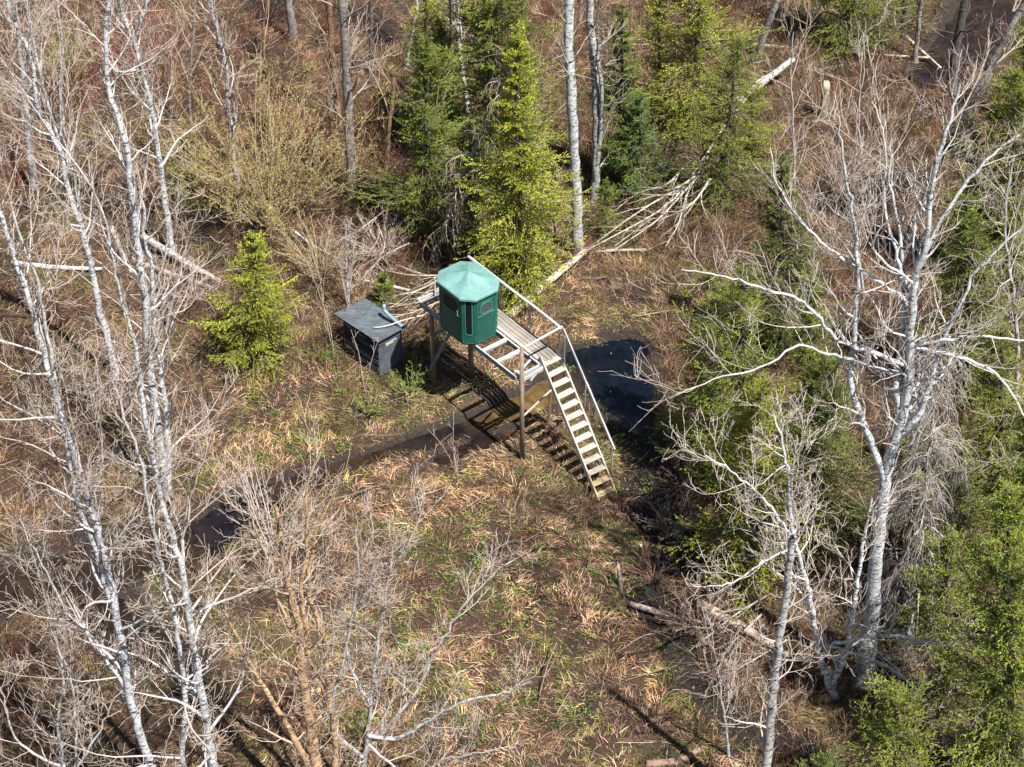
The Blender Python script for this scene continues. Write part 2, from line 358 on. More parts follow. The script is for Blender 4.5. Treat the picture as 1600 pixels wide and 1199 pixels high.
# ------------------------------------------------------------------ conifers
SPR = ((.03, .06, .008), (.27, .34, .028)); SPRD = ((.03, .055, .01), (.15, .20, .025)); CED = ((.05, .08, .009), (.30, .36, .028)); YG = ((.07, .105, .009), (.52, .55, .04))
def conifer(name, label, base_px, top_v, width_px, seed=1, pal=SPR, dens=1.0, lean_px=0, droop=.15, ragged=.34, blade=1.0, t_start=.08, cat='tree', group=None, wild=0.0):
    rng = np.random.default_rng(seed); b = P(*base_px); b[2] = hz(b[0], b[1]) - .03
    top = PY(base_px[0] + lean_px, top_v, b[1]); H = top[2] - b[2]; ppm = F_PX / (DIST * 1.0 + (b[1]) * .77 - .3 * H)
    Rm = width_px / ppm / 2 * (1.45 if wild < .45 else 1.2); lean = top - b; lean[2] = 0
    t = thing(name, label, cat, tuple(b), group)
    z = np.linspace(0, 1, 16); tr = np.stack([lean[0] * z, lean[1] * z, H * z], -1); tr[2:] += rng.normal(size=(14, 3)) * .01
    rt = .016 * H * (1 - z) + .012
    v, q = tubes(tr[None], rt[None], 8); mesh_np('trunk', v, q, M['bark'], t, bark_cols(np.repeat(rt, 8), (DARK[0], DARK[0]), rng), smooth=True)
    nb = int(max(40, H / .20 * 6.0 * min(1.0, .55 + dens * .45))); h = t_start + (1 - t_start) * (np.arange(nb) + rng.random(nb)) / nb * .985
    wg = .36 if H < 8 else .46; h = np.clip(np.round(h * H / wg) * wg / H * .82 + h * .18, t_start, .99) if wild < .5 else h
    prof = np.clip(1 - h, 0, 1) ** (.8 if wild < .45 else .5) * (1 - .35 * np.exp(-h * 9)) + .03
    az = rng.random(nb) * 2 * PI; lump = 1 + ragged * np.sin(az * 2 + h * 9 + seed) * .6
    L = Rm * prof * rng.uniform(1 - ragged * 1.4, 1.12, nb) * lump
    gap = np.sin(az * 3 + seed + h * 11) + np.sin(az * 2 - h * 17 + seed * 2.3) + rng.normal(size=nb) * .25; L = np.where(gap < (-.75 if wild >= .45 else -1.25), L * .32, L)
    K = 6; st = (L / (K - 1))[:, None]; el = -.25 + .95 * h ** 1.3 - droop + rng.normal(size=nb) * (.12 + wild * .3)
    d = np.stack([np.cos(az) * np.cos(el), np.sin(az) * np.cos(el), np.sin(el)], -1)
    B = np.empty((nb, K, 3)); B[:, 0] = np.stack([lean[0] * h, lean[1] * h, H * h], -1)
    for k in range(1, K):
        d = d + rng.normal(size=d.shape) * (.05 + wild * .1); d[:, 2] += .05 * k - droop * .25; d = norm(d); B[:, k] = B[:, k - 1] + d * st
    rB = np.maximum(.006 + .012 * L, .005)[:, None] * np.linspace(1, .3, K)
    v1, q1 = tubes(B, rB, 3)
    # side twigs in the plane of the branch
    ns = 7 if H < 7 else 8; idx = np.repeat(np.arange(nb), ns * 2); tt = np.tile(np.concatenate([(np.arange(ns) + .6) / ns] * 2), nb) * .86 + .1 + rng.normal(size=len(idx)) * .03
    tt = np.clip(tt, .05, .985); p, T, r = sample(B, rB, idx, tt); side = np.tile(np.repeat([1., -1.], ns), nb)
    S = norm(np.cross(T, np.array([0, 0, 1.]))) * side[:, None]; a = rng.uniform(.6, 1.1, len(idx))[:, None]
    d = norm(T * np.cos(a) + S * np.sin(a) + np.array([0, 0, -.10]) + rng.normal(size=p.shape) * (.14 + wild * .25))
    L2 = (L[idx] * .46 * (1 - tt * .75) + .07) * rng.uniform(.6, 1.25, len(idx)); K2 = 4
    B2 = np.empty((len(idx), K2, 3)); B2[:, 0] = p
    for k in range(1, K2): d = norm(d + T * .18 + np.array([0, 0, .03 - droop * .15])); B2[:, k] = B2[:, k - 1] + d * (L2 / (K2 - 1))[:, None]
    r2 = np.full((len(idx), K2), .004); v2, q2 = tubes(B2, r2, 3)
    mesh_np('limb', np.vstack([v1, v2]), np.vstack([q1, q2 + len(v1)]), M['twig'], t, bark_cols(np.concatenate([np.repeat(rB.ravel(), 3), np.repeat(r2.ravel(), 3)]), ((.17, .14, .11), (.15, .12, .08)), rng))
    # needles
    bl = (.056 + .005 * min(H, 12) / 4) * blade; sp = bl * .36 / max(dens, .75)
    def needles(Bx, Lx, t0_):
        cnt = np.maximum((Lx * (1 - t0_) / sp).astype(int), 1); ix = np.repeat(np.arange(len(Lx)), cnt); tx = t0_ + (1 - t0_) * rng.random(len(ix))
        p, T, _ = sample(Bx, np.zeros(Bx.shape[:2]), ix, tx); return p, T, tx, ix
    pa, Ta, ta, ia = needles(B, L, .3); pb, Tb, tb, ib = needles(B2, L2, 0.0)
    p = np.vstack([pa, pb]); T = np.vstack([Ta, Tb]); out = np.concatenate([ta, tt[ib] * .6 + tb * .4]); hh = np.concatenate([h[ia], h[idx][ib]])
    N = len(p); q = norm(np.cross(T, rng.normal(size=p.shape))); a = rng.uniform(.35, 1.0, N)[:, None]
    d = norm(T * np.cos(a) + q * np.sin(a) + np.array([0, 0, .12])); ln = bl * rng.uniform(.6, 1.3, N)[:, None]
    S = norm(np.cross(d, rng.normal(size=p.shape))); wd = bl * .17
    vv = np.stack([p - S * wd * .5, p + S * wd * .5, p + d * ln * .6 + S * wd, p + d * ln, p + d * ln * .6 - S * wd], 1).reshape(-1, 3)
    f = (np.arange(N) * 5)[:, None] + np.arange(5)[None]
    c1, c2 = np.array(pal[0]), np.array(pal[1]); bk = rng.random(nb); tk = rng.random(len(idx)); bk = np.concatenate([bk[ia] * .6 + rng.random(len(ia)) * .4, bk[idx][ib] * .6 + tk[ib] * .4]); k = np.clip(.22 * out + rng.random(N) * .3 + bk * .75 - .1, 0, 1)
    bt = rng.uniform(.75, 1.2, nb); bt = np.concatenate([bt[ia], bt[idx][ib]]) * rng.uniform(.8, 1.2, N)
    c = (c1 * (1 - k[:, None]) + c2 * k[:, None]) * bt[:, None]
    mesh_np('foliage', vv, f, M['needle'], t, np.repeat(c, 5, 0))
    return t
# ------------------------------------------------------------------ solid parts
def beam(parent, name, p0, p1, wd, ht, mat, up=(0, 0, 1), bev=.006, round_=False, taper=1.0):
    """a bar from p0 to p1, wd across and ht along 'up', local X along its length"""
    p0 = Vector(p0); p1 = Vector(p1); x = p1 - p0; L = x.length; x.normalize(); u = Vector(up); y = u.cross(x)
    if y.length < 1e-3: y = Vector((0, 1, 0)).cross(x)
    y.normalize(); z = x.cross(y); bm = bmesh.new()
    if round_:
        bmesh.ops.create_cone(bm, cap_ends=True, segments=14, radius1=wd / 2, radius2=wd / 2 * taper, depth=L)
        bmesh.ops.rotate(bm, verts=bm.verts, matrix=Matrix.Rotation(PI / 2, 3, 'Y'))
        for f in bm.faces: f.smooth = len(f.verts) == 4
    else:
        bmesh.ops.create_cube(bm, size=1); bmesh.ops.scale(bm, verts=bm.verts, vec=(L, wd, ht))
        if bev: bmesh.ops.bevel(bm, geom=bm.edges[:], offset=bev, segments=1, affect='EDGES')
    me = bpy.data.meshes.new(name); bm.to_mesh(me); bm.free(); me.materials.append(mat)
    o = bpy.data.objects.new(name, me); par = parent
    mw = Matrix((x, y, z)).transposed().to_4x4(); mw.translation = (p0 + p1) / 2
    base = Vector((0, 0, 0)); q = parent
    while q: base += q.location if q.type == 'EMPTY' else Vector((0, 0, 0)); q = q.parent
    if parent and parent.type == 'MESH':                 # sub-part under a mesh part
        o.matrix_local = PMW[parent.name].inverted() @ mw
    else:
        mw2 = mw.copy(); mw2.translation -= base; o.matrix_local = mw2
    PMW[o.name] = mw; link(o, parent); PMW[o.name] = mw
    return o
PMW = {}
def solid(parent, name, verts, faces, mat, smooth=False, world_base=None):
    """verts in world space; parent is an Empty or a mesh part whose own frame is the Empty's"""
    base = world_base if world_base is not None else (parent.location if parent else Vector((0, 0, 0)))
    me = bpy.data.meshes.new(name); me.from_pydata([tuple(Vector(v) - Vector(base)) for v in verts], [], faces); me.materials.append(mat)
    if smooth:
        for p in me.polygons: p.use_smooth = True
    me.update(); bm = bmesh.new(); bm.from_mesh(me); bmesh.ops.recalc_face_normals(bm, faces=bm.faces); bm.to_mesh(me); bm.free()
    o = bpy.data.objects.new(name, me); return link(o, parent)

# ------------------------------------------------------------------ the raised platform and its stairs
H = 3.1; O3 = P(657, 472, H); AA = math.radians(-51.3)
Av = np.array([math.cos(AA), math.sin(AA), 0]); Bv = np.array([-Av[1], Av[0], 0])
def L3(a, b, z): return O3 * np.array([1, 1, 0]) + Av * a + Bv * b + np.array([0, 0, z])
def gz(a, b): q = L3(a, b, 0); return hz(q[0], q[1])
pl = thing('raised_platform', 'weathered timber platform on round posts with pale joists, grey plank walkway and steep open stairs', 'platform', tuple(L3(2.3, .8, 0)))
HW = .17
beam(pl, 'front_beam', L3(-.05, 0, H - HW / 2), L3(4.72, .04, H - HW / 2), .05, HW, M['blue_grey'])
beam(pl, 'rear_beam', L3(-.05, .97, H - HW / 2), L3(4.72, .97, H - HW / 2), .05, HW, M['blue_grey'])
for f_ in (0, .97): beam(pl, 'beam_cap', L3(-.07, f_ + .0, H + .006), L3(4.74, f_ + (.04 if f_ == 0 else 0), H + .006), .055, .014, M['pale_grey'], bev=.002)
for a in (.0, .8, 1.7, 3.12, 3.80, 4.72): beam(pl, 'joist', L3(a, .03, H - .07), L3(a, .945, H - .07), .045 if a > 4 else .11, .14 if a > 4 else .05, M['pale_grey'] if a > 2 else M['blue_grey'])
for a in (3.12, 3.80): beam(pl, 'joist', L3(a, .03, H - .02), L3(a, .945, H - .02), .13, .04, M['pale_grey'])
beam(pl, 'end_brace', L3(4.66, .10, H - .03), L3(4.35, .90, H - .03), .07, .035, M['pale_grey'])
beam(pl, 'end_brace', L3(4.30, .08, H - .05), L3(4.74, .45, H - .05), .07, .035, M['pale_grey'])
beam(pl, 'end_brace', L3(4.82, .02, H - .19), L3(4.82, 1.02, H - .12), .05, .12, M['pale_grey'])
beam(pl, 'end_brace', L3(4.86, .5, H - .32), L3(4.78, 1.02, H - .05), .045, .06, M['pale_grey'])
beam(pl, 'end_rail', L3(-.08, -.04, H + .03), L3(-.08, 1.66, H + .03), .05, .09, M['pale_grey'])
for k in range(5): beam(pl, 'deck_plank', L3(.1 - .03 * (k % 2), 1.10 + k * .137, H + .018), L3(4.72 + .04 * ((k * 7) % 3), 1.10 + k * .137, H + .018), .125, .036, M['plank'] if k else M['new_wood'])
beam(pl, 'deck_seam', L3(4.12, 1.05, H + .039), L3(4.12, 1.71, H + .039), .018, .006, M['black'], bev=0)
for a in (.3, 2.0, 3.4, 4.62): beam(pl, 'deck_bearer', L3(a, .93, H - .05), L3(a, 1.72, H - .05), .045, .10, M['blue_grey'])
beam(pl, 'deck_joist', L3(0, 1.69, H - .055), L3(4.7, 1.69, H - .055), .045, .11, M['blue_grey'])
def post(a, b, top, r=.17, lean=(0, 0)):
    z = gz(a, b) - .3; return beam(pl, 'post', L3(a + lean[0], b + lean[1], z), L3(a, b, top), r, r, M['post_wood'], round_=True, taper=.86)
post(.53, .03, H - HW, .16); post(.9, 1.26, H - .12, .18, (0, 0)); post(4.85, .16, H + 1.12, .155, (.22, -.14))
# V bracing under the hut
beam(pl, 'brace', L3(.52, -.06, .78), L3(1.62, -.04, H - .14), .045, .11, M['blue_grey'])
beam(pl, 'brace', L3(.52, .10, 2.05), L3(.92, 1.22, H - .6), .045, .10, M['blue_grey'])
beam(pl, 'brace', L3(.90, 1.2, 1.6), L3(1.6, .97, H - .16), .045, .10, M['blue_grey'])
beam(pl, 'brace', L3(4.9, .14, 1.55), L3(4.62, 1.6, 1.75), .03, .07, M['new_wood'])
# handrail of the walkway
RZ = H + 1.07
rail_p = [(.28, 1.74), (1.86, 1.72), (3.32, 1.70), (4.74, 1.68)]
for a, b in rail_p: beam(pl, 'rail_post', L3(a, b + .03, H - .12), L3(a, b + .03, RZ - .02), .045, .075, M['pale_grey'])
beam(pl, 'handrail', L3(.2, 1.75, RZ + .02), L3(3.36, 1.73, RZ + .02), .09, .04, M['pale_grey'])
beam(pl, 'handrail', L3(3.30, 1.715, RZ + .056), L3(4.86, 1.70, RZ + .03), .09, .04, M['pale_grey'])
beam(pl, 'handrail', L3(4.83, .2, RZ + .0), L3(4.83, 1.74, RZ + .075), .075, .04, M['pale_grey'])
beam(pl, 'rail_post', L3(.0, .58, H - .05), L3(.0, .58, H + .68), .05, .09, M['pale_grey'])
# stairs
lt = [L3(4.62, 1.06, H + .18), L3(4.62, 1.72, H + .18)]; g0 = P(935, 782, 0); g1 = P(962, 769, 0)
g0[2] = hz(g0[0], g0[1]) - .04; g1[2] = hz(g1[0], g1[1]) - .04
for i in (0, 1):
    q = lt[i]; g = (g0, g1)[i]; mid = q + (g - q) * .80; nrm = np.array([Av[0] * .76, Av[1] * .76, .65])
    beam(pl, 'stringer', q, mid, .05, .15, M['new_wood'], up=nrm); beam(pl, 'stringer', mid, g, .047, .145, M['yellow_wood'], up=nrm)
NT = 13
for k in range(NT):
    f = (k + .75) / (NT + .22); p = lt[0] + (g0 - lt[0]) * f; q = lt[1] + (g1 - lt[1]) * f; d = (q - p) / np.linalg.norm(q - p)
    rr = random.Random(k); p = p + np.array([0, 0, rr.uniform(-.012, .012)])
    beam(pl, 'tread', p + d * .026, q - d * .026, .21, .038, M['new_wood'] if k < 11 else M['yellow_wood'])
# handrail beside the stairs
hp = [L3(5.0, 1.80, H + 1.1), None, None]; e0 = P(957, 743, 0); e0[2] = hz(e0[0], e0[1])
m_top = PY(920, 612, (hp[0][1] * .45 + e0[1] * .55)); e_top = e0 + np.array([0, 0, 1.12])
hp[0] = PY(880, 514, L3(5.0, 1.8, 0)[1]); dirh = e_top - hp[0]
beam(pl, 'stair_handrail', hp[0] - dirh * .0, hp[0] + dirh * .46, .045, .085, M['pale_grey']); beam(pl, 'stair_handrail', hp[0] + dirh * .45 + np.array([0, 0, .012]), e_top + dirh * .015, .05, .085, M['pale_grey'])
for f, dz in ((.045, 1.5), (.455, 1.15), (.985, 1.2)):
    q = hp[0] + dirh * f; lo = q - np.array([0, 0, dz]); lo[2] = max(lo[2], hz(q[0], q[1]) - .1); beam(pl, 'stair_rail_post', lo, q - np.array([0, 0, .05]), .05, .09, M['grey_wood'])
s0 = P(871, 692, 0); s0[2] = hz(s0[0], s0[1]) - .1
beam(pl, 'support_stub', s0, s0 + np.array([0, 0, .95]), .10, .12, M['post_wood'], up=(0, 1, 0)); beam(pl, 'support_stub', s0 + np.array([-.16, .1, .97]), s0 + np.array([.3, -.12, 1.0]), .12, .05, M['post_wood'])
s1 = P(857, 662, 0); beam(pl, 'support_stub', s1 + np.array([0, 0, -.1]), s1 + np.array([.1, -.15, 2.3]), .09, .09, M['post_wood'], up=(0, 1, 0))

# ------------------------------------------------------------------ the moulded hunting blind
HC = (1.99, .38); hb = thing('hunting_blind', 'octagonal dark green plastic hunting hut with a pale teal roof standing on the platform', 'hunting blind', tuple(L3(HC[0], HC[1], H + .03)))
def octo(sa, sb, c, z):
    pts = [(sa, -sb + c), (sa, sb - c), (sa - c, sb), (-sa + c, sb), (-sa, sb - c), (-sa, -sb + c), (-sa + c, -sb), (sa - c, -sb)]
    return [L3(HC[0] + x, HC[1] + y, z) for x, y in pts]
def loft(rings, cap0=True, cap1=True):
    v = [p for r in rings for p in r]; n = len(rings[0]); f = []
    for k in range(len(rings) - 1):
        for i in range(n): f.append((k * n + i, k * n + (i + 1) % n, (k + 1) * n + (i + 1) % n, (k + 1) * n + i))
    if cap0: f.append(tuple(range(n))[::-1])
    if cap1: f.append(tuple((len(rings) - 1) * n + i for i in range(n)))
    return v, f
Z0 = H + .04; Z1 = H + 1.82; W0 = (.835, .675, .31); W1 = (.855, .695, .32)
body = solid(hb, 'wall', *loft([octo(W0[0], W0[1], W0[2], Z0), octo(W0[0] + .012, W0[1] + .012, W0[2], Z0 + .05), octo(W1[0], W1[1], W1[2], Z1)]), M['green'])
solid(hb, 'floor_rim', *loft([octo(.79, .63, .29, Z0 - .05), octo(.79, .63, .29, Z0 + .002)]), M['seal'])
rv, rf = loft([octo(.90, .735, .34, Z1 - .07), octo(.935, .77, .35, Z1 - .05), octo(.93, .765, .35, Z1 + .015), octo(.895, .73, .335, Z1 + .04)], True, False)
NR = 7                                                   # tent-like roof: ridges to the middle of each chamfer, sunk between
base_ring = octo(.895, .735, .335, Z1 + .04); v = list(rv); f = list(rf); c = L3(HC[0], HC[1], Z1 + .04)
def ring16(s, lift, sink):
    out = []
    for i in range(8):
        p = base_ring[i]; q = base_ring[(i + 1) % 8]; mm = (p + q) / 2
        cham = (i % 2 == 1)
        out += [c + (p - c) * s + np.array([0, 0, lift]), c + (mm - c) * s + np.array([0, 0, lift + (sink * .6 if cham else -sink)])]
    return out
off = len(v); rings = []
for k in range(NR):
    s = 1 - k / NR; lift = .33 * (1 - s) ** 1.12 + .0; rings.append(ring16(s, lift, .05 * math.sin(PI * s) if k else 0))
for r in rings: v += r
for k in range(NR - 1):
    for i in range(16): f.append((off + k * 16 + i, off + k * 16 + (i + 1) % 16, off + (k + 1) * 16 + (i + 1) % 16, off + (k + 1) * 16 + i))
v.append(c + np.array([0, 0, .335]));
for i in range(16): f.append((off + (NR - 1) * 16 + i, off + (NR - 1) * 16 + (i + 1) % 16, len(v) - 1))
roof = solid(hb, 'roof', v, f, M['teal'])
bmr = bmesh.new(); bmr.from_mesh(roof.data); bmesh.ops.remove_doubles(bmr, verts=bmr.verts, dist=.004)
bmr.to_mesh(roof.data); bmr.free()
def rrect(w_, h_, r, n=5):
    out = []
    for cx, cy, a0 in ((w_ / 2 - r, h_ / 2 - r, 0), (-w_ / 2 + r, h_ / 2 - r, 90), (-w_ / 2 + r, -h_ / 2 + r, 180), (w_ / 2 - r, -h_ / 2 + r, 270)):
        for k in range(n + 1): a = math.radians(a0 + 90 * k / n); out.append((cx + r * math.cos(a), cy + r * math.sin(a)))
    return out
class Face:
    def __init__(s, i):
        lo = octo(W0[0] + .012, W0[1] + .012, W0[2], Z0 + .05); hi = octo(W1[0], W1[1], W1[2], Z1); j = (i + 1) % 8
        s.c = (lo[i] + lo[j] + hi[i] + hi[j]) / 4; s.u = norm((lo[j] - lo[i])[None])[0]; up = (hi[i] + hi[j] - lo[i] - lo[j]) / 2
        s.h = np.linalg.norm(up); s.v = up / s.h; s.n = np.cross(s.u, s.v); s.w = (np.linalg.norm(lo[j] - lo[i]) + np.linalg.norm(hi[j] - hi[i])) / 2
    def pt(s, x, y, d): return s.c + s.u * x + s.v * y + s.n * d
    def slab(s, name, cx, cy, w_, h_, r, d0, d1, mat, parent=None):
        o2 = rrect(w_, h_, r); i2 = rrect(max(w_ - .012, .004), max(h_ - .012, .004), max(r - .005, .001)); n = len(o2)
        v = [s.pt(cx + x, cy + y, d0) for x, y in o2] + [s.pt(cx + x, cy + y, d1 - .004) for x, y in o2] + [s.pt(cx + x, cy + y, d1) for x, y in i2]
        f = [(k * n + i, k * n + (i + 1) % n, (k + 1) * n + (i + 1) % n, (k + 1) * n + i) for k in range(2) for i in range(n)] + [tuple(2 * n + i for i in range(n))]
        return solid(parent or hb, name, v, f, mat, world_base=hb.location)
    def ring(s, name, cx, cy, w_, h_, r, t, d0, d1, mat, parent=None):
        a = rrect(w_, h_, r); b_ = rrect(w_ - 2 * t, h_ - 2 * t, max(r - t, .004)); n = len(a)
        v = [s.pt(cx + x, cy + y, d0) for x, y in a] + [s.pt(cx + x, cy + y, d1) for x, y in a] + [s.pt(cx + x, cy + y, d1) for x, y in b_] + [s.pt(cx + x, cy + y, d0) for x, y in b_]
        f = [(k * n + i, k * n + (i + 1) % n, (k + 1) * n + (i + 1) % n, (k + 1) * n + i) for k in range(3) for i in range(n)]
        return solid(parent or hb, name, v, f, mat, world_base=hb.location)
for i in range(8):
    fc = Face(i)
    if i % 2 == 0:                                       # wide faces
        door = i == 6
        nm = 'door' if door else 'wall_panel'
        pn = fc.slab(nm, 0, -.05, fc.w - .10, fc.h - .14, .05, -.01, .014, M['green'])
        fc.ring('seam', 0, -.05, fc.w - .085, fc.h - .125, .055, .007, -.01, .020, M['seal' if door else 'trim'], pn)
        wn = fc.slab('window', .02, .37, fc.w * .58, .36, .11, .010, .019, M['glass' if door else 'mesh_pane'])
        fc.ring('window_frame', .02, .37, fc.w * .58 + .04, .40, .13, .026, .010, .030, M['seal' if door else 'trim'], wn)
        fc.slab('rib', 0, .13, fc.w - .09, .022, .009, .010, .030, M['trim'], pn)
        if not door: fc.slab('rib', .03, .62, fc.w * .62, .014, .006, .010, .026, M['trim'], pn)
        if door:
            beam(hb, 'handle', fc.pt(fc.w / 2 - .12, .12, .05), fc.pt(fc.w / 2 - .12, .34, .05), .025, .025, M['grey_wood'])
            for q in (-.45, .05, .5): fc.slab('hinge', -fc.w / 2 + .02, q, .03, .05, .01, 0, .03, M['pale_grey'])
            for k, (x, y, an) in enumerate(((-.12, -.12, 60), (-.05, -.10, 95), (.03, -.12, 120), (-.16, -.19, 20), (.08, -.19, 160), (-.04, -.22, 90))):   # moulded emblem strokes
                ca, sa_ = math.cos(math.radians(an)) * .06, math.sin(math.radians(an)) * .06
                beam(hb, 'emblem_stroke', fc.pt(x - ca, y - sa_, .016), fc.pt(x + ca, y + sa_, .016), .016, .006, M['trim'], up=tuple(fc.n), bev=0)
    else:                                                # chamfers with a tall window
        pn = fc.slab('corner_panel', 0, -.04, fc.w - .07, fc.h - .12, .05, -.01, .012, M['green'])
        fc.ring('seam', 0, -.04, fc.w - .055, fc.h - .105, .055, .007, -.01, .018, M['trim'], pn)
        wn = fc.slab('window', .01, .12, fc.w * .44, 1.28, .07, .008, .017, M['glass'])
        fc.ring('window_frame', .01, .12, fc.w * .44 + .04, 1.32, .09, .024, .008, .028, M['trim'], wn)

# ------------------------------------------------------------------ old storage bin with its lid, and the pipe lying on it
bc = np.array([-4.30, .52, 0]); ba = math.radians(133.5); U = np.array([math.cos(ba), math.sin(ba), 0]); V2 = np.array([math.sin(ba), -math.cos(ba), 0])
bn = thing('storage_bin', 'old grey blue plywood bin with a sagging overhanging lid and slatted front painted dark for its shade', 'bin', tuple(bc + U * .85 + V2 * .45))
def B3(a, b, z): return bc + U * a + V2 * b + np.array([0, 0, z])
BL, BW, BH = 1.72, .98, 1.27
M['bin_ply'] = wood_mat('grey_blue_plywood', (.065, .08, .10), (.15, .175, .20), (.02, .024, .03)); M['shaded_ply'] = wood_mat('shaded_blue_ply', (.014, .018, .025), (.035, .042, .055), (.006, .007, .01)); M['lid_ply'] = wood_mat('faded_lid_plywood', (.085, .105, .12), (.21, .25, .265), (.065, .05, .04), .5, .5)  # the darkest ply is the bin ply with the front's shade painted in
M['label'] = wood_mat('cream_strip', (.5, .47, .36), (.6, .57, .45), (.35, .33, .26))
solid(bn, 'end_panel', *loft([[B3(-.02, 0, -.1), B3(.01, 0, -.1), B3(.01, BW, -.1), B3(-.02, BW, -.1)], [B3(-.02, 0, BH), B3(.01, 0, BH), B3(.01, BW, BH), B3(-.02, BW, BH)]]), M['bin_ply'])
solid(bn, 'end_panel', *loft([[B3(BL, 0, -.1), B3(BL + .03, 0, -.1), B3(BL + .03, BW, -.1), B3(BL, BW, -.1)], [B3(BL, 0, BH), B3(BL + .03, 0, BH), B3(BL + .03, BW, BH), B3(BL, BW, BH)]]), M['bin_ply'])
solid(bn, 'back_panel', *loft([[B3(.012, BW - .03, -.1), B3(BL - .002, BW - .03, -.1), B3(BL - .002, BW, -.1), B3(.012, BW, -.1)], [B3(.012, BW - .03, BH), B3(BL - .002, BW - .03, BH), B3(BL - .002, BW, BH), B3(.012, BW, BH)]]), M['bin_ply'])
solid(bn, 'dark_fill', *loft([[B3(.03, .12, -.1), B3(BL - .02, .12, -.1), B3(BL - .02, BW - .04, -.1), B3(.03, BW - .04, -.1)], [B3(.03, .12, .9), B3(BL - .02, .12, .9), B3(BL - .02, BW - .04, .9), B3(.03, BW - .04, .9)]]), M['black'])  # black block standing in for the shade inside the bin
solid(bn, 'front_panel', *loft([[B3(.013, .035, -.1), B3(BL - .012, .035, -.1), B3(BL - .012, .06, -.1), B3(.013, .06, -.1)], [B3(.013, .035, 1.16), B3(BL - .012, .035, 1.16), B3(BL - .012, .06, 1.16), B3(.013, .06, 1.16)]]), M['shaded_ply'])  # slab added to close the front, coloured as its shade
for z, h_ in ((.10, .20), (.40, .20), (.63, .08), (.93, .16)): beam(bn, 'slat', B3(.015, .0, z), B3(BL - .01, .0, z), .03, h_, M['shaded_ply' if z > .5 else 'bin_ply'])
beam(bn, 'slat', B3(.6, -.03, 1.14), B3(BL - .01, -.02, 1.14), .025, .10, M['bin_ply'])
beam(bn, 'strip', B3(-.035, .28, 1.06), B3(-.035, .74, 1.08), .02, .05, M['label']); beam(bn, 'strip', B3(-.034, .30, .99), B3(-.034, .62, 1.0), .018, .02, M['label'])
beam(bn, 'end_rail', B3(-.04, .0, 1.18), B3(-.04, BW, 1.18), .03, .12, M['bin_ply'])
lz = [1.44, 1.34, 1.36, 1.42]; lc = [(-.17, -.12), (BL + .32, -.12), (BL + .20, BW + .12), (-.17, BW + .12)]
NL = 10; v = []; f = []
for s in (0, .035):
    for i in range(NL + 1):
        for j in range(6):
            a_, b_ = i / NL, j / 5; x = (lc[0][0] * (1 - a_) + lc[1][0] * a_) * (1 - b_) + (lc[3][0] * (1 - a_) + lc[2][0] * a_) * b_; y = -.14 + b_ * (BW + .28)
            z = (lz[0] * (1 - a_) + lz[1] * a_) * (1 - b_) + (lz[3] * (1 - a_) + lz[2] * a_) * b_ - .045 * math.sin(PI * a_) * math.sin(PI * b_) + s
            v.append(B3(x, y, z))
n1_ = (NL + 1) * 6
for i in range(NL):
    for j in range(5): q = i * 6 + j; f += [(q, q + 1, q + 7, q + 6), (n1_ + q, n1_ + q + 6, n1_ + q + 7, n1_ + q + 1)]
for i in range(NL): f += [(i * 6, i * 6 + 6, n1_ + i * 6 + 6, n1_ + i * 6), (i * 6 + 5, n1_ + i * 6 + 5, n1_ + i * 6 + 11, i * 6 + 11)]
for j in range(5): f += [(j, n1_ + j, n1_ + j + 1, j + 1), (NL * 6 + j, NL * 6 + j + 1, n1_ + NL * 6 + j + 1, n1_ + NL * 6 + j)]
solid(bn, 'lid', v, f, M['lid_ply'])
def tube_obj(name, pts, rad, mat, parent=None, sides=12, nsm=16):
    s = spline(pts, nsm); b0 = Vector(pts[0]) if parent is None else parent.location
    v, q = tubes((s - np.array(b0))[None], np.full((1, nsm), rad), sides)
    o = mesh_np(name, v, q, mat, parent, smooth=True, loc=tuple(b0) if parent is None else (0, 0, 0)); md = o.modifiers.new('thick', 'SOLIDIFY'); md.thickness = .008; return o
o = tube_obj('stove_pipe', [P(630, 512, 1.47), P(616, 500, 1.58), P(604, 489, 1.70), P(600.5, 484, 1.77), P(600.5, 477, 1.92)], .062, M['pipe'])
tag(o, 'bent blue grey pipe lying along the right edge of the bin lid', 'pipe')
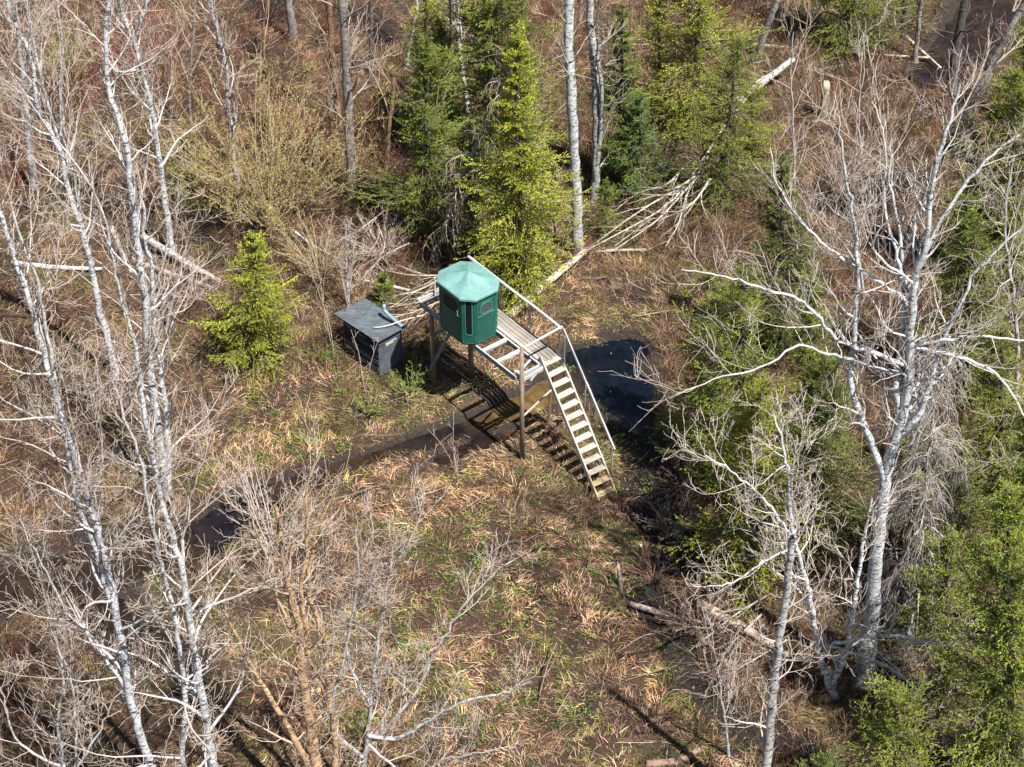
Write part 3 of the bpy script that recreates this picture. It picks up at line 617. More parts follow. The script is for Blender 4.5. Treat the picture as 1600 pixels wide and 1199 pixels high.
# ------------------------------------------------------------------ bare hardwood trees: photo paths run from the foot up
TREES = [
 ('aspen_tree', 'leaning white aspen crossing the left edge, forked at half height', dict(px=[(285, 1330), (235, 1199), (205, 1090), (188, 985), (165, 880), (135, 770), (95, 650), (65, 540), (25, 410), (-5, 320), (-40, 200)], r0=.17, r1=.05, stems=[([(188, 985), (150, 860), (118, 770), (95, 640), (68, 500), (55, 430), (20, 330)], .085, .03), ([(205, 1090), (140, 995), (100, 950), (60, 870), (30, 810)], .06, .02), ([(188, 985), (160, 900), (155, 800), (158, 700), (150, 560)], .05, .02)], seed=3, n1=22, n4=1, t0=.15)),
 ('aspen_tree', 'white aspen at the bottom edge left of the orange clump', dict(px=[(365, 1320), (330, 1180), (316, 1090), (298, 990), (287, 900), (268, 830), (250, 770), (225, 640), (205, 520)], r0=.18, r1=.05, stems=[([(365, 1320), (290, 1199), (290, 1090), (277, 960), (262, 900), (243, 815), (225, 700), (205, 640), (180, 560)], .11, .03, -.6), ([(277, 965), (330, 945), (385, 925), (440, 900)], .05, .02), ([(268, 900), (285, 850), (300, 780), (320, 700)], .04, .015)], seed=4, n1=22, n4=1, t0=.2)),
 ('aspen_tree', 'tall white aspen with twin stems fused at its foot and broken stubs', dict(px=[(262, 775), (252, 700), (243, 640), (232, 540), (226, 460), (218, 400), (205, 300), (193, 215), (170, 140), (164, 60), (172, -30), (160, -140)], r0=.20, r1=.05, stems=[([(262, 775), (262, 690), (252, 600), (240, 520), (236, 440), (226, 400), (218, 330)], .14, .05, .5), ([(243, 640), (222, 600), (213, 540), (200, 500), (185, 450), (160, 330), (120, 260), (60, 180), (0, 90)], .07, .02), ([(228, 480), (250, 430), (262, 380), (265, 350)], .05, .03)], seed=5, n1=22, t0=.3, pal=WHITE)),
 ('aspen_tree', 'grey white aspen with a tall fork, standing left of the twin stemmed aspen', dict(px=[(180, 585), (168, 530), (155, 480), (143, 420), (128, 360), (105, 290), (95, 240), (60, 165), (48, 90), (20, 30), (0, -40)], r0=.17, r1=.06, stems=[([(95, 240), (60, 100), (48, 40), (36, -40)], .07, .03), ([(128, 360), (110, 250), (70, 160), (0, 70)], .05, .02)], seed=6, n1=26, n4=1, t0=.35)),
 ('aspen_tree', 'white aspen of the upper left with a wide fork near the top edge', dict(px=[(267, 392), (262, 340), (255, 290), (245, 220), (235, 160), (222, 110), (208, 60), (192, 20), (180, -60)], r0=.17, r1=.06, stems=[([(208, 62), (225, 20), (235, -20), (250, -90)], .09, .04), ([(245, 225), (240, 180), (225, 300)], .03, .02), ([(222, 110), (180, 110), (150, 60), (90, 0)], .05, .02)], seed=7, n1=26, n4=1, t0=.3)),
 ('aspen_tree', 'slim grey aspen with a curved stem at the pool left of the budding bush', dict(px=[(376, 335), (370, 280), (362, 220), (356, 150), (350, 90), (332, 20), (322, -50), (315, -120)], r0=.10, r1=.04, seed=8, n1=22, t0=.3, pal=SILVER)),
 ('aspen_tree', 'short grey trunk at the far left edge, foot in brown brush', dict(px=[(54, 297), (48, 250), (42, 190), (36, 120), (25, 30), (15, -50)], r0=.14, r1=.07, seed=9, n1=18, t0=.35, pal=SILVER)),
 ('maple_tree', 'thick straight grey trunk standing behind the budding bush', dict(px=[(553, 300), (549, 250), (545, 190), (541, 100), (535, 10), (532, -60), (528, -200)], r0=.20, r1=.11, seed=10, n1=16, t0=.2, pal=GREY, flare=1.9)),
 ('maple_tree', 'brown peeling trunk close to the left of the thick grey trunk', dict(px=[(530, 195), (526, 150), (520, 90), (516, 40), (513, -30), (510, -150)], r0=.13, r1=.08, seed=11, n1=14, t0=.1, pal=BROWN)),
 ('maple_tree', 'grey trunk foot cut by the top edge above the budding bush', dict(px=[(459, 62), (455, 30), (450, -10), (440, -150)], r0=.17, r1=.10, seed=12, n1=12, t0=.2, pal=GREY)),
 ('aspen_tree', 'pale slim trunk rising between small spruces left of the big centre spruce', dict(px=[(633, 110), (640, 70), (650, 20), (655, -60)], r0=.09, r1=.05, seed=13, n1=14, t0=.1, pal=WHITE)),
 ('birch_tree', 'white birch with an S bend in front of the upper centre spruces', dict(px=[(733, 192), (730, 160), (722, 105), (715, 60), (708, 10), (715, -60), (720, -150)], r0=.11, r1=.06, stems=[([(722, 105), (716, 50), (718, 0), (730, -60)], .07, .04)], seed=14, n1=14, t0=.2)),
 ('aspen_tree', 'straight white aspen trunk above the blind, branchless', dict(px=[(904, 397), (900, 300), (895, 200), (890, 110), (888, 40), (889, -20), (890, -150)], r0=.185, r1=.14, seed=15, n1=10, t0=.5, pal=((.50, .51, .50), (.45, .37, .31)))),
 ('aspen_tree', 'white trunk with a broken dark twin, right of the straight white aspen', dict(px=[(929, 312), (932, 240), (931, 160), (926, 80), (921, 20), (918, -50), (915, -180)], r0=.15, r1=.11, stems=[([(929, 312), (936, 230), (940, 150), (935, 90), (934, 50)], .09, .06, -.4)], seed=16, n1=10, t0=.4, pal=SILVER)),
 ('aspen_tree', 'huge many stemmed aspen on the right with spreading white limbs above a dark grey trunk', dict(px=[(1350, 1065), (1362, 960), (1368, 880), (1378, 790), (1388, 720), (1408, 660), (1420, 600), (1424, 520), (1430, 440), (1448, 370), (1455, 290), (1478, 210), (1500, 130)], r0=.25, r1=.03,
    stems=[([(1382, 760), (1365, 700), (1345, 650), (1330, 600), (1333, 540), (1340, 470), (1338, 380), (1325, 300), (1315, 240), (1310, 180)], .10, .018), ([(1333, 580), (1320, 530), (1295, 510), (1270, 470), (1235, 440), (1200, 425), (1120, 395), (1060, 380)], .062, .015, -1.0), ([(1328, 590), (1290, 540), (1240, 515), (1190, 535), (1100, 545), (1040, 560)], .045, .012, -1.5),
           ([(1408, 660), (1400, 610), (1410, 540), (1415, 450), (1410, 380), (1395, 300), (1400, 240)], .09, .02, .6), ([(1400, 690), (1440, 640), (1465, 560), (1475, 525), (1500, 480), (1520, 430), (1560, 390), (1600, 350)], .085, .02), ([(1475, 540), (1520, 515), (1580, 510), (1650, 500)], .045, .015, -.8), ([(1440, 400), (1480, 340), (1540, 270), (1600, 230)], .06, .02, .5), ([(1424, 470), (1400, 400), (1385, 330), (1390, 260), (1370, 190)], .045, .015, .8),
           ([(1345, 480), (1300, 400), (1260, 370), (1220, 320), (1210, 270)], .05, .015, 1.0), ([(1475, 540), (1540, 560), (1590, 620), (1620, 680)], .05, .015, -1.0), ([(1335, 440), (1360, 380), (1395, 320)], .04, .015, -.4)], seed=17, n1=19, l1=(1.0, 2.8), n4=0, t0=.42, flare=1.6, pal=((.52, .54, .55), (.40, .345, .30)))),
 ('aspen_tree', 'slender very white aspen leaning left in front of the right hand cedars, forked low', dict(px=[(1308, 1085), (1290, 1055), (1278, 1010), (1270, 960), (1258, 900), (1243, 850), (1235, 790), (1232, 740), (1222, 690), (1205, 640)], r0=.10, r1=.025, stems=[([(1300, 1075), (1322, 1020), (1337, 950), (1345, 890), (1358, 830), (1365, 790)], .085, .03, .3), ([(1243, 850), (1200, 780), (1150, 730), (1100, 690)], .05, .015, -.5), ([(1325, 1010), (1370, 960), (1430, 935), (1490, 915), (1560, 900)], .055, .015, -3.0), ([(1243, 850), (1190, 870), (1140, 895), (1080, 890)], .04, .012, -.6), ([(1330, 990), (1390, 1010), (1440, 1040), (1470, 1080)], .04, .012, -2.5), ([(1236, 800), (1238, 740), (1245, 680)], .035, .012)], seed=18, n1=26, l1=(.9, 2.3), n4=2, t0=.3, pal=((.62, .63, .63), (.48, .41, .36)))),
 ('aspen_tree', 'pale blotched trunk at the bottom edge left of the slender white aspen', dict(px=[(1188, 1270), (1198, 1180), (1210, 1070), (1222, 970), (1232, 900), (1236, 840)], r0=.14, r1=.08, seed=19, n1=16, n4=1, l1=(1, 2.4), t0=.2, pal=SILVER)),
 ('dead_tree', 'thick weathered grey trunk leaning far to the right behind the huge aspen', dict(px=[(1395, 430), (1425, 360), (1460, 270), (1500, 190), (1540, 120), (1570, 60), (1610, -10)], r0=.17, r1=.10, seed=20, n1=16, t0=.3, pal=GREY)),
 ('dead_tree', 'dark leaning trunk standing at the creek near the top right corner', dict(px=[(1485, 150), (1492, 90), (1500, 40), (1512, -20), (1530, -100)], r0=.19, r1=.13, seed=21, n1=10, t0=.4, pal=DARK)),
 ('maple_tree', 'thin grey brown trunk on the bank left of the creek', dict(px=[(1431, 92), (1434, 50), (1440, 0), (1445, -80)], r0=.10, r1=.08, seed=22, n1=10, t0=.4, pal=GREY)),
 ('maple_tree', 'dark trunk foot at the top edge beside the top right spruce', dict(px=[(1411, 58), (1414, 20), (1417, -40), (1420, -140)], r0=.13, r1=.11, seed=23, n1=10, t0=.4, pal=DARK)),
 ('maple_tree', 'grey trunk leaning right at the top edge between the conifers', dict(px=[(1183, 92), (1192, 60), (1205, 25), (1222, -20), (1240, -80)], r0=.15, r1=.12, seed=24, n1=10, t0=.4, pal=GREY)),
 ('dead_tree', 'leaning dead spruce pole with drooping bare twigs just left of the big centre spruce', dict(lean=-.32, px=[(680, 402), (695, 355), (712, 300), (735, 250), (760, 195), (785, 140), (800, 105)], r0=.10, r1=.045, seed=25, n1=44, l1=(.5, 1.4), n2=5, n3=2, t0=.12, pal=GREY, up=-.1, sag=.06, ang=(.9, 1.5))),
 ('alder_clump', 'orange brown peeling stems fanning up from the bottom edge in the lower centre', dict(px=[(520, 1290), (495, 1199), (483, 1130), (472, 1060), (468, 990), (455, 930), (440, 860), (430, 790)], r0=.19, r1=.045, stems=[([(520, 1290), (475, 1180), (440, 1110), (400, 1040), (375, 985), (350, 930)], .12, .03, -.4), ([(472, 1060), (478, 1000), (470, 930), (480, 860), (478, 780), (500, 720)], .07, .02, .3), ([(520, 1290), (525, 1180), (512, 1090), (505, 1010), (480, 940), (490, 860), (520, 790)], .11, .03, .5), ([(468, 1010), (440, 950), (425, 890), (400, 830), (380, 760)], .05, .015)], seed=26, n1=18, l1=(.8, 2.2), t0=.45, pal=((.46, .30, .17), (.44, .34, .27)))),
 ('alder_clump', 'lichen grey leaning stems with long low limbs reaching right along the lower centre', dict(px=[(560, 1270), (570, 1190), (578, 1110), (585, 1040), (598, 960), (608, 900), (612, 850)], r0=.07, r1=.02, stems=[([(575, 1150), (620, 1150), (670, 1120), (720, 1090), (790, 1070), (830, 1050)], .06, .015, -.3), ([(575, 1180), (640, 1100), (680, 1030), (720, 970), (760, 930), (810, 900)], .05, .015, .6), ([(580, 1100), (540, 1020), (570, 940), (630, 880), (660, 820)], .05, .015, .5), ([(570, 1190), (520, 1130), (540, 1010), (560, 900), (555, 800)], .05, .015), ([(572, 1160), (640, 1199), (700, 1160), (780, 1130)], .04, .015, -.8)], seed=27, n1=20, l1=(.6, 1.6), n4=1, t0=.2, pal=SILVER)),
 ('aspen_tree', 'young white aspen low in the bottom left corner', dict(px=[(105, 1300), (100, 1199), (90, 1130), (100, 1060), (80, 970), (60, 900), (40, 820)], r0=.07, r1=.02, stems=[([(100, 1199), (30, 1160), (5, 1090), (-15, 1030)], .05, .015), ([(92, 1140), (130, 1090), (160, 1050), (190, 1000)], .04, .012)], seed=28, n1=22, l1=(.7, 2.0), n4=0, t0=.2)),
 ('aspen_tree', 'young white aspen at the bottom edge between the two large lower left aspens', dict(px=[(120, 1330), (112, 1240), (120, 1150), (110, 1060), (85, 1000), (75, 930)], r0=.06, r1=.02, stems=[([(115, 1199), (150, 1150), (180, 1090), (230, 1040)], .045, .012)], seed=29, n1=22, l1=(.7, 2.0), n4=0, t0=.15)),
 ('dead_tree', 'white dead stub beside the slim spruce sapling behind the bin, with a broken twin', dict(px=[(543, 478), (542, 440), (541, 400), (540, 350)], r0=.06, r1=.035, stems=[([(543, 470), (550, 420), (556, 370)], .035, .02)], seed=30, n1=26, l1=(.3, .9), n2=5, n3=2, t0=.1, pal=SILVER)),
 ('dead_tree', 'bare grey drooping dead spruce behind the huge aspen trunk at right', dict(px=[(1425, 985), (1435, 880), (1448, 760), (1458, 640), (1470, 520)], r0=.10, r1=.02, seed=31, n1=110, l1=(.9, 2.4), n2=10, n3=4, t0=.1, pal=((.30, .28, .26), (.34, .30, .27)), up=-.25, sag=.10, ang=(1.0, 1.5))),
 ('aspen_tree', 'grey young aspen against the right edge below the leaning grey trunk', dict(px=[(1585, 640), (1590, 540), (1580, 440), (1570, 340), (1585, 240)], r0=.08, r1=.03, seed=32, n1=26, n4=1, t0=.2, pal=SILVER)),
 ('aspen_tree', 'thin pole aspen alone in the brush of the upper right below the leaning logs', dict(px=[(1242, 300), (1240, 240), (1238, 170), (1236, 110), (1240, 50)], r0=.045, r1=.02, seed=33, n1=16, n2=5, n3=2, t0=.3, pal=SILVER)),
 ('aspen_tree', 'small white aspen sapling with a spreading top in the upper right clearing', dict(px=[(1350, 470), (1345, 420), (1332, 350), (1322, 290), (1315, 240)], r0=.06, r1=.02, stems=[([(1345, 420), (1310, 370), (1270, 330), (1245, 300)], .04, .012)], seed=34, n1=34, l1=(.7, 1.9), n4=1, t0=.25)),
 ('aspen_tree', 'thin grey pole standing between the left edge trunk and the tall forked aspen', dict(px=[(100, 215), (96, 150), (98, 80), (90, 0), (88, -80)], r0=.06, r1=.03, seed=70, n1=14, t0=.3, pal=SILVER)),
 ('maple_tree', 'thin dark pole just above the left spruce beside the upper left aspen', dict(px=[(300, 215), (296, 150), (300, 80), (305, 0), (308, -80)], r0=.055, r1=.035, seed=71, n1=16, t0=.25, pal=GREY)),
 ('maple_tree', 'thin brown pole in the reddish brush above the budding bush', dict(px=[(415, 105), (412, 50), (418, 0), (420, -80)], r0=.05, r1=.03, seed=72, n1=14, t0=.2, pal=BROWN)),
 ('dead_tree', 'leaning thin dead stem crossing the thick grey trunk from the left', dict(px=[(480, 270), (500, 200), (525, 130), (560, 60)], r0=.045, r1=.02, seed=73, n1=16, l1=(.4, 1.2), n2=4, n3=2, t0=.2, pal=SILVER)),
 ('maple_tree', 'dark slender trunk at the top between the thick grey trunk and the pale slim one', dict(px=[(575, 120), (580, 60), (578, 0), (582, -80)], r0=.07, r1=.045, seed=74, n1=14, t0=.2, pal=DARK)),
 ('dead_tree', 'bare grey pole rising through the ragged open spruce', dict(px=[(700, 250), (702, 180), (700, 110), (704, 40), (700, -40)], r0=.06, r1=.03, seed=75, n1=26, l1=(.4, 1.2), n2=4, n3=2, t0=.1, pal=GREY)),
 ('dead_tree', 'dead sapling leaning left between the centre spruce and the straight aspen', dict(px=[(872, 380), (860, 320), (850, 260), (842, 200)], r0=.04, r1=.015, seed=76, n1=20, l1=(.4, 1.0), n2=4, n3=2, t0=.1, pal=GREY)),
 ('maple_tree', 'dark slim trunk inside the large airy hemlock', dict(px=[(1075, 190), (1085, 130), (1098, 60), (1105, 0)], r0=.08, r1=.05, seed=77, n1=12, l1=(.5, 1.2), t0=.3, pal=DARK)),
 ('maple_tree', 'thin brown pole at the top edge left of the top right spruce', dict(px=[(1262, 110), (1258, 60), (1264, 0), (1262, -60)], r0=.045, r1=.03, seed=78, n1=16, t0=.2, pal=BROWN)),
 ('aspen_tree', 'thin pale pole in the brush right of the splintered stump', dict(px=[(1345, 235), (1342, 170), (1350, 110), (1348, 50)], r0=.04, r1=.02, seed=79, n1=20, t0=.2, pal=SILVER)),
 ('dead_tree', 'thin dead pole tilted right in the brush left of the young spruce', dict(px=[(255, 520), (275, 450), (290, 390), (310, 330)], r0=.04, r1=.015, seed=80, n1=16, l1=(.4, 1.2), n2=4, n3=2, t0=.2, pal=SILVER)),
 ('aspen_tree', 'slim white sapling at the lower right beside the blotched trunk', dict(px=[(1140, 1180), (1130, 1110), (1120, 1040), (1100, 970)], r0=.04, r1=.015, seed=81, n1=24, l1=(.5, 1.5), t0=.25, pal=SILVER)),
 ('maple_tree', 'slim dark trunk in deep shade right of the thick grey trunk', dict(px=[(604, 265), (606, 220), (612, 170), (616, 120)], r0=.10, r1=.06, seed=35, n1=8, t0=.3, pal=BROWN)),
]
for nm, lb, kw in TREES:
    bare_tree(nm, lb, cat='tree', **kw)

# ------------------------------------------------------------------ conifers
for nm, lb, kw in [
 ('spruce_tree', 'bright green young spruce standing alone in the clearing left of the bin', dict(base_px=(395, 562), top_v=366, width_px=158, seed=41, pal=YG, dens=1.2, ragged=.36, wild=.12)),
 ('spruce_tree', 'big yellow green spruce right behind the blind', dict(base_px=(808, 462), top_v=40, width_px=178, seed=42, pal=YG, dens=1.0, ragged=.38, wild=.2)),
 ('spruce_tree', 'tall dark spruce at the top edge behind the big yellow green spruce', dict(base_px=(775, 300), top_v=-230, width_px=215, seed=43, pal=SPR, ragged=.45, wild=.3)),
 ('spruce_tree', 'ragged open spruce left of the leaning dead pole', dict(base_px=(665, 380), top_v=60, width_px=205, seed=44, pal=SPR, dens=.8, ragged=.6, wild=.5)),
 ('spruce_tree', 'small thin spruce below the pale slim trunk at the top', dict(base_px=(690, 250), top_v=30, width_px=120, seed=45, pal=SPR, dens=.7, ragged=.45, wild=.5)),
 ('spruce_tree', 'narrow green spruce spire right of the white trunk with a broken twin', dict(base_px=(972, 296), top_v=5, width_px=92, seed=46, pal=((.07, .12, .02), (.20, .27, .035)), ragged=.3)),
 ('spruce_tree', 'low bluish green spruce in front of the narrow spire', dict(base_px=(1000, 312), top_v=150, width_px=105, seed=47, pal=((.055, .11, .03), (.16, .25, .05)), ragged=.3)),
 ('hemlock_tree', 'large airy yellow green hemlock touching the top edge right of the spire', dict(base_px=(1078, 215), top_v=-90, width_px=215, seed=48, pal=YG, dens=.75, ragged=.5, wild=.5, lean_px=22)),
 ('hemlock_tree', 'hemlock leaning over the white brush pile', dict(base_px=(1120, 330), top_v=60, width_px=185, seed=49, pal=SPR, dens=.62, ragged=.5, wild=.55, lean_px=35)),
 ('hemlock_tree', 'dark broad spruce at the top edge left of the creek', dict(base_px=(1325, 75), top_v=-190, width_px=190, seed=50, pal=SPR, ragged=.4, wild=.3)),
 ('spruce_tree', 'little spruce at the left between white trunks and the budding bush', dict(base_px=(292, 312), top_v=205, width_px=88, seed=51, pal=SPR, ragged=.3)),
 ('spruce_tree', 'tiny spruce sapling just behind the bin', dict(base_px=(601, 480), top_v=424, width_px=42, seed=52, pal=SPR, dens=1.1)),
 ('cedar_tree', 'dark cedar behind the left limbs of the huge aspen', dict(base_px=(1222, 560), top_v=240, width_px=130, seed=53, pal=SPRD, ragged=.35, wild=.35, dens=.9)),
 ('cedar_tree', 'broad cedar below the reaching left limbs of the huge aspen', dict(base_px=(1160, 790), top_v=420, width_px=225, seed=54, pal=SPR, ragged=.6, wild=.6, dens=.78)),
 ('cedar_tree', 'yellow green cedar bush right of the dark shaded hollow below the stairs', dict(base_px=(1175, 900), top_v=610, width_px=210, seed=55, pal=YG, ragged=.4, wild=.5, dens=.9)),
 ('cedar_tree', 'deep green cedar in shade left of the huge aspen trunk', dict(base_px=(1290, 850), top_v=560, width_px=190, seed=56, pal=SPRD, ragged=.4, wild=.5)),
 ('cedar_tree', 'cedar above the water at the shaded pool, tips reaching left', dict(base_px=(1110, 700), top_v=425, width_px=165, seed=57, pal=SPR, ragged=.45, wild=.5, dens=.9)),
 ('cedar_tree', 'yellow green cedar at the right edge, level with the stairs', dict(base_px=(1565, 800), top_v=510, width_px=190, seed=58, pal=CED, ragged=.5, wild=.6, dens=.8)),
 ('cedar_tree', 'cedar at the right edge beside the leaning grey trunk', dict(base_px=(1585, 460), top_v=110, width_px=190, seed=59, pal=CED, ragged=.45, wild=.6, dens=.9)),
 ('cedar_tree', 'cedar behind the middle stems of the huge aspen', dict(base_px=(1510, 620), top_v=310, width_px=210, seed=60, pal=SPR, ragged=.5, wild=.6, dens=.85)),
 ('cedar_tree', 'large bright cedar filling the lower right corner', dict(base_px=(1575, 1240), top_v=760, width_px=250, seed=61, pal=((.04, .08, .010), (.30, .37, .028)), ragged=.5, wild=.6, dens=.85)),
 ('cedar_tree', 'cedar behind the twig mass of the slender white aspen', dict(base_px=(1480, 1100), top_v=830, width_px=190, seed=62, pal=CED, ragged=.5, wild=.6, dens=.7)),
 ('cedar_tree', 'low cedar at the bottom edge right of the slender white aspen foot', dict(base_px=(1400, 1290), top_v=1075, width_px=240, seed=63, pal=CED, ragged=.5, wild=.6, dens=.8)),
 ('cedar_tree', 'tall cedar along the right edge above the corner cedar', dict(base_px=(1610, 1020), top_v=620, width_px=190, seed=64, pal=SPR, ragged=.5, wild=.6, dens=.8)),
 ('cedar_tree', 'small cedar between the huge aspen stems and the right edge cedar', dict(base_px=(1500, 930), top_v=690, width_px=170, seed=65, pal=SPR, ragged=.5, wild=.6, dens=.7)),
 ('spruce_tree', 'low green spruce sprigs hidden at the foot of the straight white aspen', dict(base_px=(945, 370), top_v=285, width_px=100, seed=66, pal=SPR, ragged=.5, wild=.6, dens=.6)),
 ('cedar_tree', 'dark cedar outside the frame corner shading the bottom right ditch', dict(base_px=(1290, 1400), top_v=1180, width_px=190, seed=67, pal=SPRD, ragged=.4, wild=.5, dens=.7)),
 ('cedar_tree', 'green cedar between the reaching limbs and the huge aspen trunk', dict(base_px=(1265, 720), top_v=430, width_px=135, seed=82, pal=SPR, ragged=.5, wild=.6, dens=.75)),
 ('cedar_tree', 'bright cedar seen through the right forks of the huge aspen', dict(base_px=(1520, 440), top_v=190, width_px=180, seed=83, pal=SPR, ragged=.5, wild=.6, dens=.85)),
 ('cedar_tree', 'low olive cedar behind the foot of the huge aspen', dict(base_px=(1430, 860), top_v=640, width_px=160, seed=84, pal=CED, ragged=.5, wild=.6, dens=.6)),
 ('cedar_tree', 'broad olive cedar low at the right of the slender aspen foot', dict(base_px=(1450, 1000), top_v=850, width_px=150, seed=85, pal=CED, ragged=.5, wild=.6, dens=.7)),
 ('hemlock_tree', 'small yellow green hemlock sprig mass at the white pile upper end', dict(base_px=(1175, 255), top_v=130, width_px=110, seed=86, pal=YG, ragged=.5, wild=.6, dens=.6)),
 ('hemlock_tree', 'yellow green hemlock at the top right edge above the right edge cedar', dict(base_px=(1600, 200), top_v=20, width_px=110, seed=87, pal=CED, ragged=.5, wild=.6, dens=.6)),
 ('spruce_tree', 'loose green spruce touching the top edge left of the S bend birch', dict(base_px=(665, 210), top_v=-20, width_px=130, seed=88, pal=YG, ragged=.6, wild=.55, dens=.65)),
 ('spruce_tree', 'ragged spruce filling the gap between the ragged open and the centre spruce', dict(base_px=(735, 400), top_v=190, width_px=130, seed=89, pal=SPR, ragged=.6, wild=.55, dens=.7)),
 ('hemlock_tree', 'thin yellow hemlock between spire and airy hemlock', dict(base_px=(1030, 200), top_v=-10, width_px=110, seed=90, pal=YG, ragged=.5, wild=.55, dens=.6)),
]: conifer(nm, lb, **kw)
o = tube_obj('fallen_branch', [P(583, 512, 1.46), P(596, 511, 1.5), P(612, 507, 1.56), P(632, 500, 1.62), P(665, 492, 1.55)], .018, M['label'], sides=7)
tag(o, 'pale bare branch lying across the bin lid under the bent pipe', 'branch')
# ------------------------------------------------------------------ ground cover nobody could count
rg = np.random.default_rng(99)
CLW = CLEAR
def scatter(n, rng, pad=90):
    """ground points that the wider surroundings of the view cover"""
    out = []
    got = 0
    while got < n:
        x = rng.uniform(-25, 25, n * 2); y = rng.uniform(-19, 29, n * 2); u, v = WP(x, y)
        k = (u > -pad) & (u < 1600 + pad) & (v > -pad) & (v < 1200 + pad); out.append(np.stack([x[k], y[k]], 1)); got += k.sum()
    return np.concatenate(out)[:n]
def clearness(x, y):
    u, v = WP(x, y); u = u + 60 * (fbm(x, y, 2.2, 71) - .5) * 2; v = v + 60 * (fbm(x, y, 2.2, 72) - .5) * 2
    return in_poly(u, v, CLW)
def pick(cols, wts, n, rng, var=.18):
    cols = np.array(cols); i = rng.choice(len(cols), n, p=np.array(wts) / np.sum(wts)); return cols[i] * rng.uniform(1 - var, 1 + var, (n, 1))
TANS = [(.43, .295, .175), (.33, .195, .118), (.21, .105, .066), (.065, .038, .024), (.50, .40, .28), (.17, .18, .035)]
def build_grass():
    n = 620000; p = scatter(n, rg); x, y = p.T; wt = wet(x, y); g = fbm(x, y, .9, 51); big = fbm(x, y, 3.0, 52)
    keep = ((wt > 1.15 + 1.1 * rg.random(n) ** 1.5) | ((wt > .35) & (fbm(x, y, .7, 57) > .66))) & (rg.random(n) < .25 + 1.5 * np.clip(g - .32, 0, 1) * 1.6); keep &= rg.random(n) > soil_shade(x, y) * 1.15 - .1
    p = p[keep]; x, y = p.T; n = len(x); big = big[keep]; wt = wt[keep]
    cl = clearness(x, y); ang = fbm(x, y, 1.3, 53) * 14 + rg.normal(size=n) * .7; el = np.abs(rg.normal(size=n)) * .38 + .12 + .35 * (~cl) * rg.random(n)
    L = rg.uniform(.12, .40, n) * np.where(cl, .9, 1.15); d = np.stack([np.cos(ang) * np.cos(el), np.sin(ang) * np.cos(el), np.sin(el)], -1)
    p0 = np.stack([x, y, hgt(x, y) - .01 + .05 * rg.random(n)], -1); p1 = p0 + d * (L * .55)[:, None]; d2 = d + np.stack([rg.normal(size=n) * .14, rg.normal(size=n) * .14, -.1 - .3 * rg.random(n)], -1); p2 = p1 + norm(d2) * (L * .5)[:, None]
    P3_ = np.stack([p0, p1, p2], 1); wd = np.array([[.0042, .0040, .0015]]) * rg.uniform(.8, 1.5, (n, 1)); v, q = ribbons(P3_, wd, rg)
    c = pick(TANS, [4, 5, 5, 4, .9, 1.3], n, rg, .25); k = np.clip((big - .5) * 6, 0, 1)[:, None] * .5; c = c * (1 - k) + c * np.array([1.12, 1.0, .86]) * k
    gr = (fbm(x, y, 1.2, 54, 4) > .58) & (rg.random(n) < .36); c[gr] = pick([(.15, .18, .028), (.22, .22, .045), (.09, .13, .022)], [2, 2, 1.4], gr.sum(), rg)
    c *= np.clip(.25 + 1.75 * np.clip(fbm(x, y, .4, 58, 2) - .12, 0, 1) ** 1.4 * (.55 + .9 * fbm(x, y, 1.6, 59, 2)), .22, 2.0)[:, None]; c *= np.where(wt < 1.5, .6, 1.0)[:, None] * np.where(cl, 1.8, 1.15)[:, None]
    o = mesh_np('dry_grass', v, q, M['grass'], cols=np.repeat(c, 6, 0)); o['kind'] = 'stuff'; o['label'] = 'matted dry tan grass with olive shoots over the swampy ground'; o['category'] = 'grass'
def build_litter():
    n = 46000; p = scatter(n, rg); x, y = p.T; wt_ = wet(x, y); k = (wt_ > 1.15) | (rg.random(n) < .05); x = x[k]; y = y[k]; n = len(x)
    c0 = np.stack([x, y, np.maximum(hgt(x, y) + rg.uniform(.01, .05, n), WATER_Z + .012)], -1); a = rg.random(n) * 6.28; r = rg.uniform(.018, .045, n); t = rg.normal(size=(n, 2)) * np.where(hgt(x, y) < WATER_Z, .02, .5)[:, None]
    def cor(da, f): return c0 + np.stack([np.cos(a + da) * r * f, np.sin(a + da) * r * f, (t[:, 0] * np.cos(da) + t[:, 1] * np.sin(da)) * r * f], -1)
    v = np.stack([cor(0, 1.3), cor(1.5, .7), cor(3.1, 1.1), cor(4.7, .75)], 1).reshape(-1, 3); f = np.arange(n * 4).reshape(-1, 4)
    c = pick([(.15, .075, .04), (.22, .13, .075), (.08, .042, .024), (.36, .28, .2)], [3, 3, 3, .4], n, rg)
    o = mesh_np('leaf_litter', v, f, M['grass'], cols=np.repeat(c, 4, 0)); o['kind'] = 'stuff'; o['label'] = 'brown fallen leaves scattered over the forest floor'; o['category'] = 'leaves'
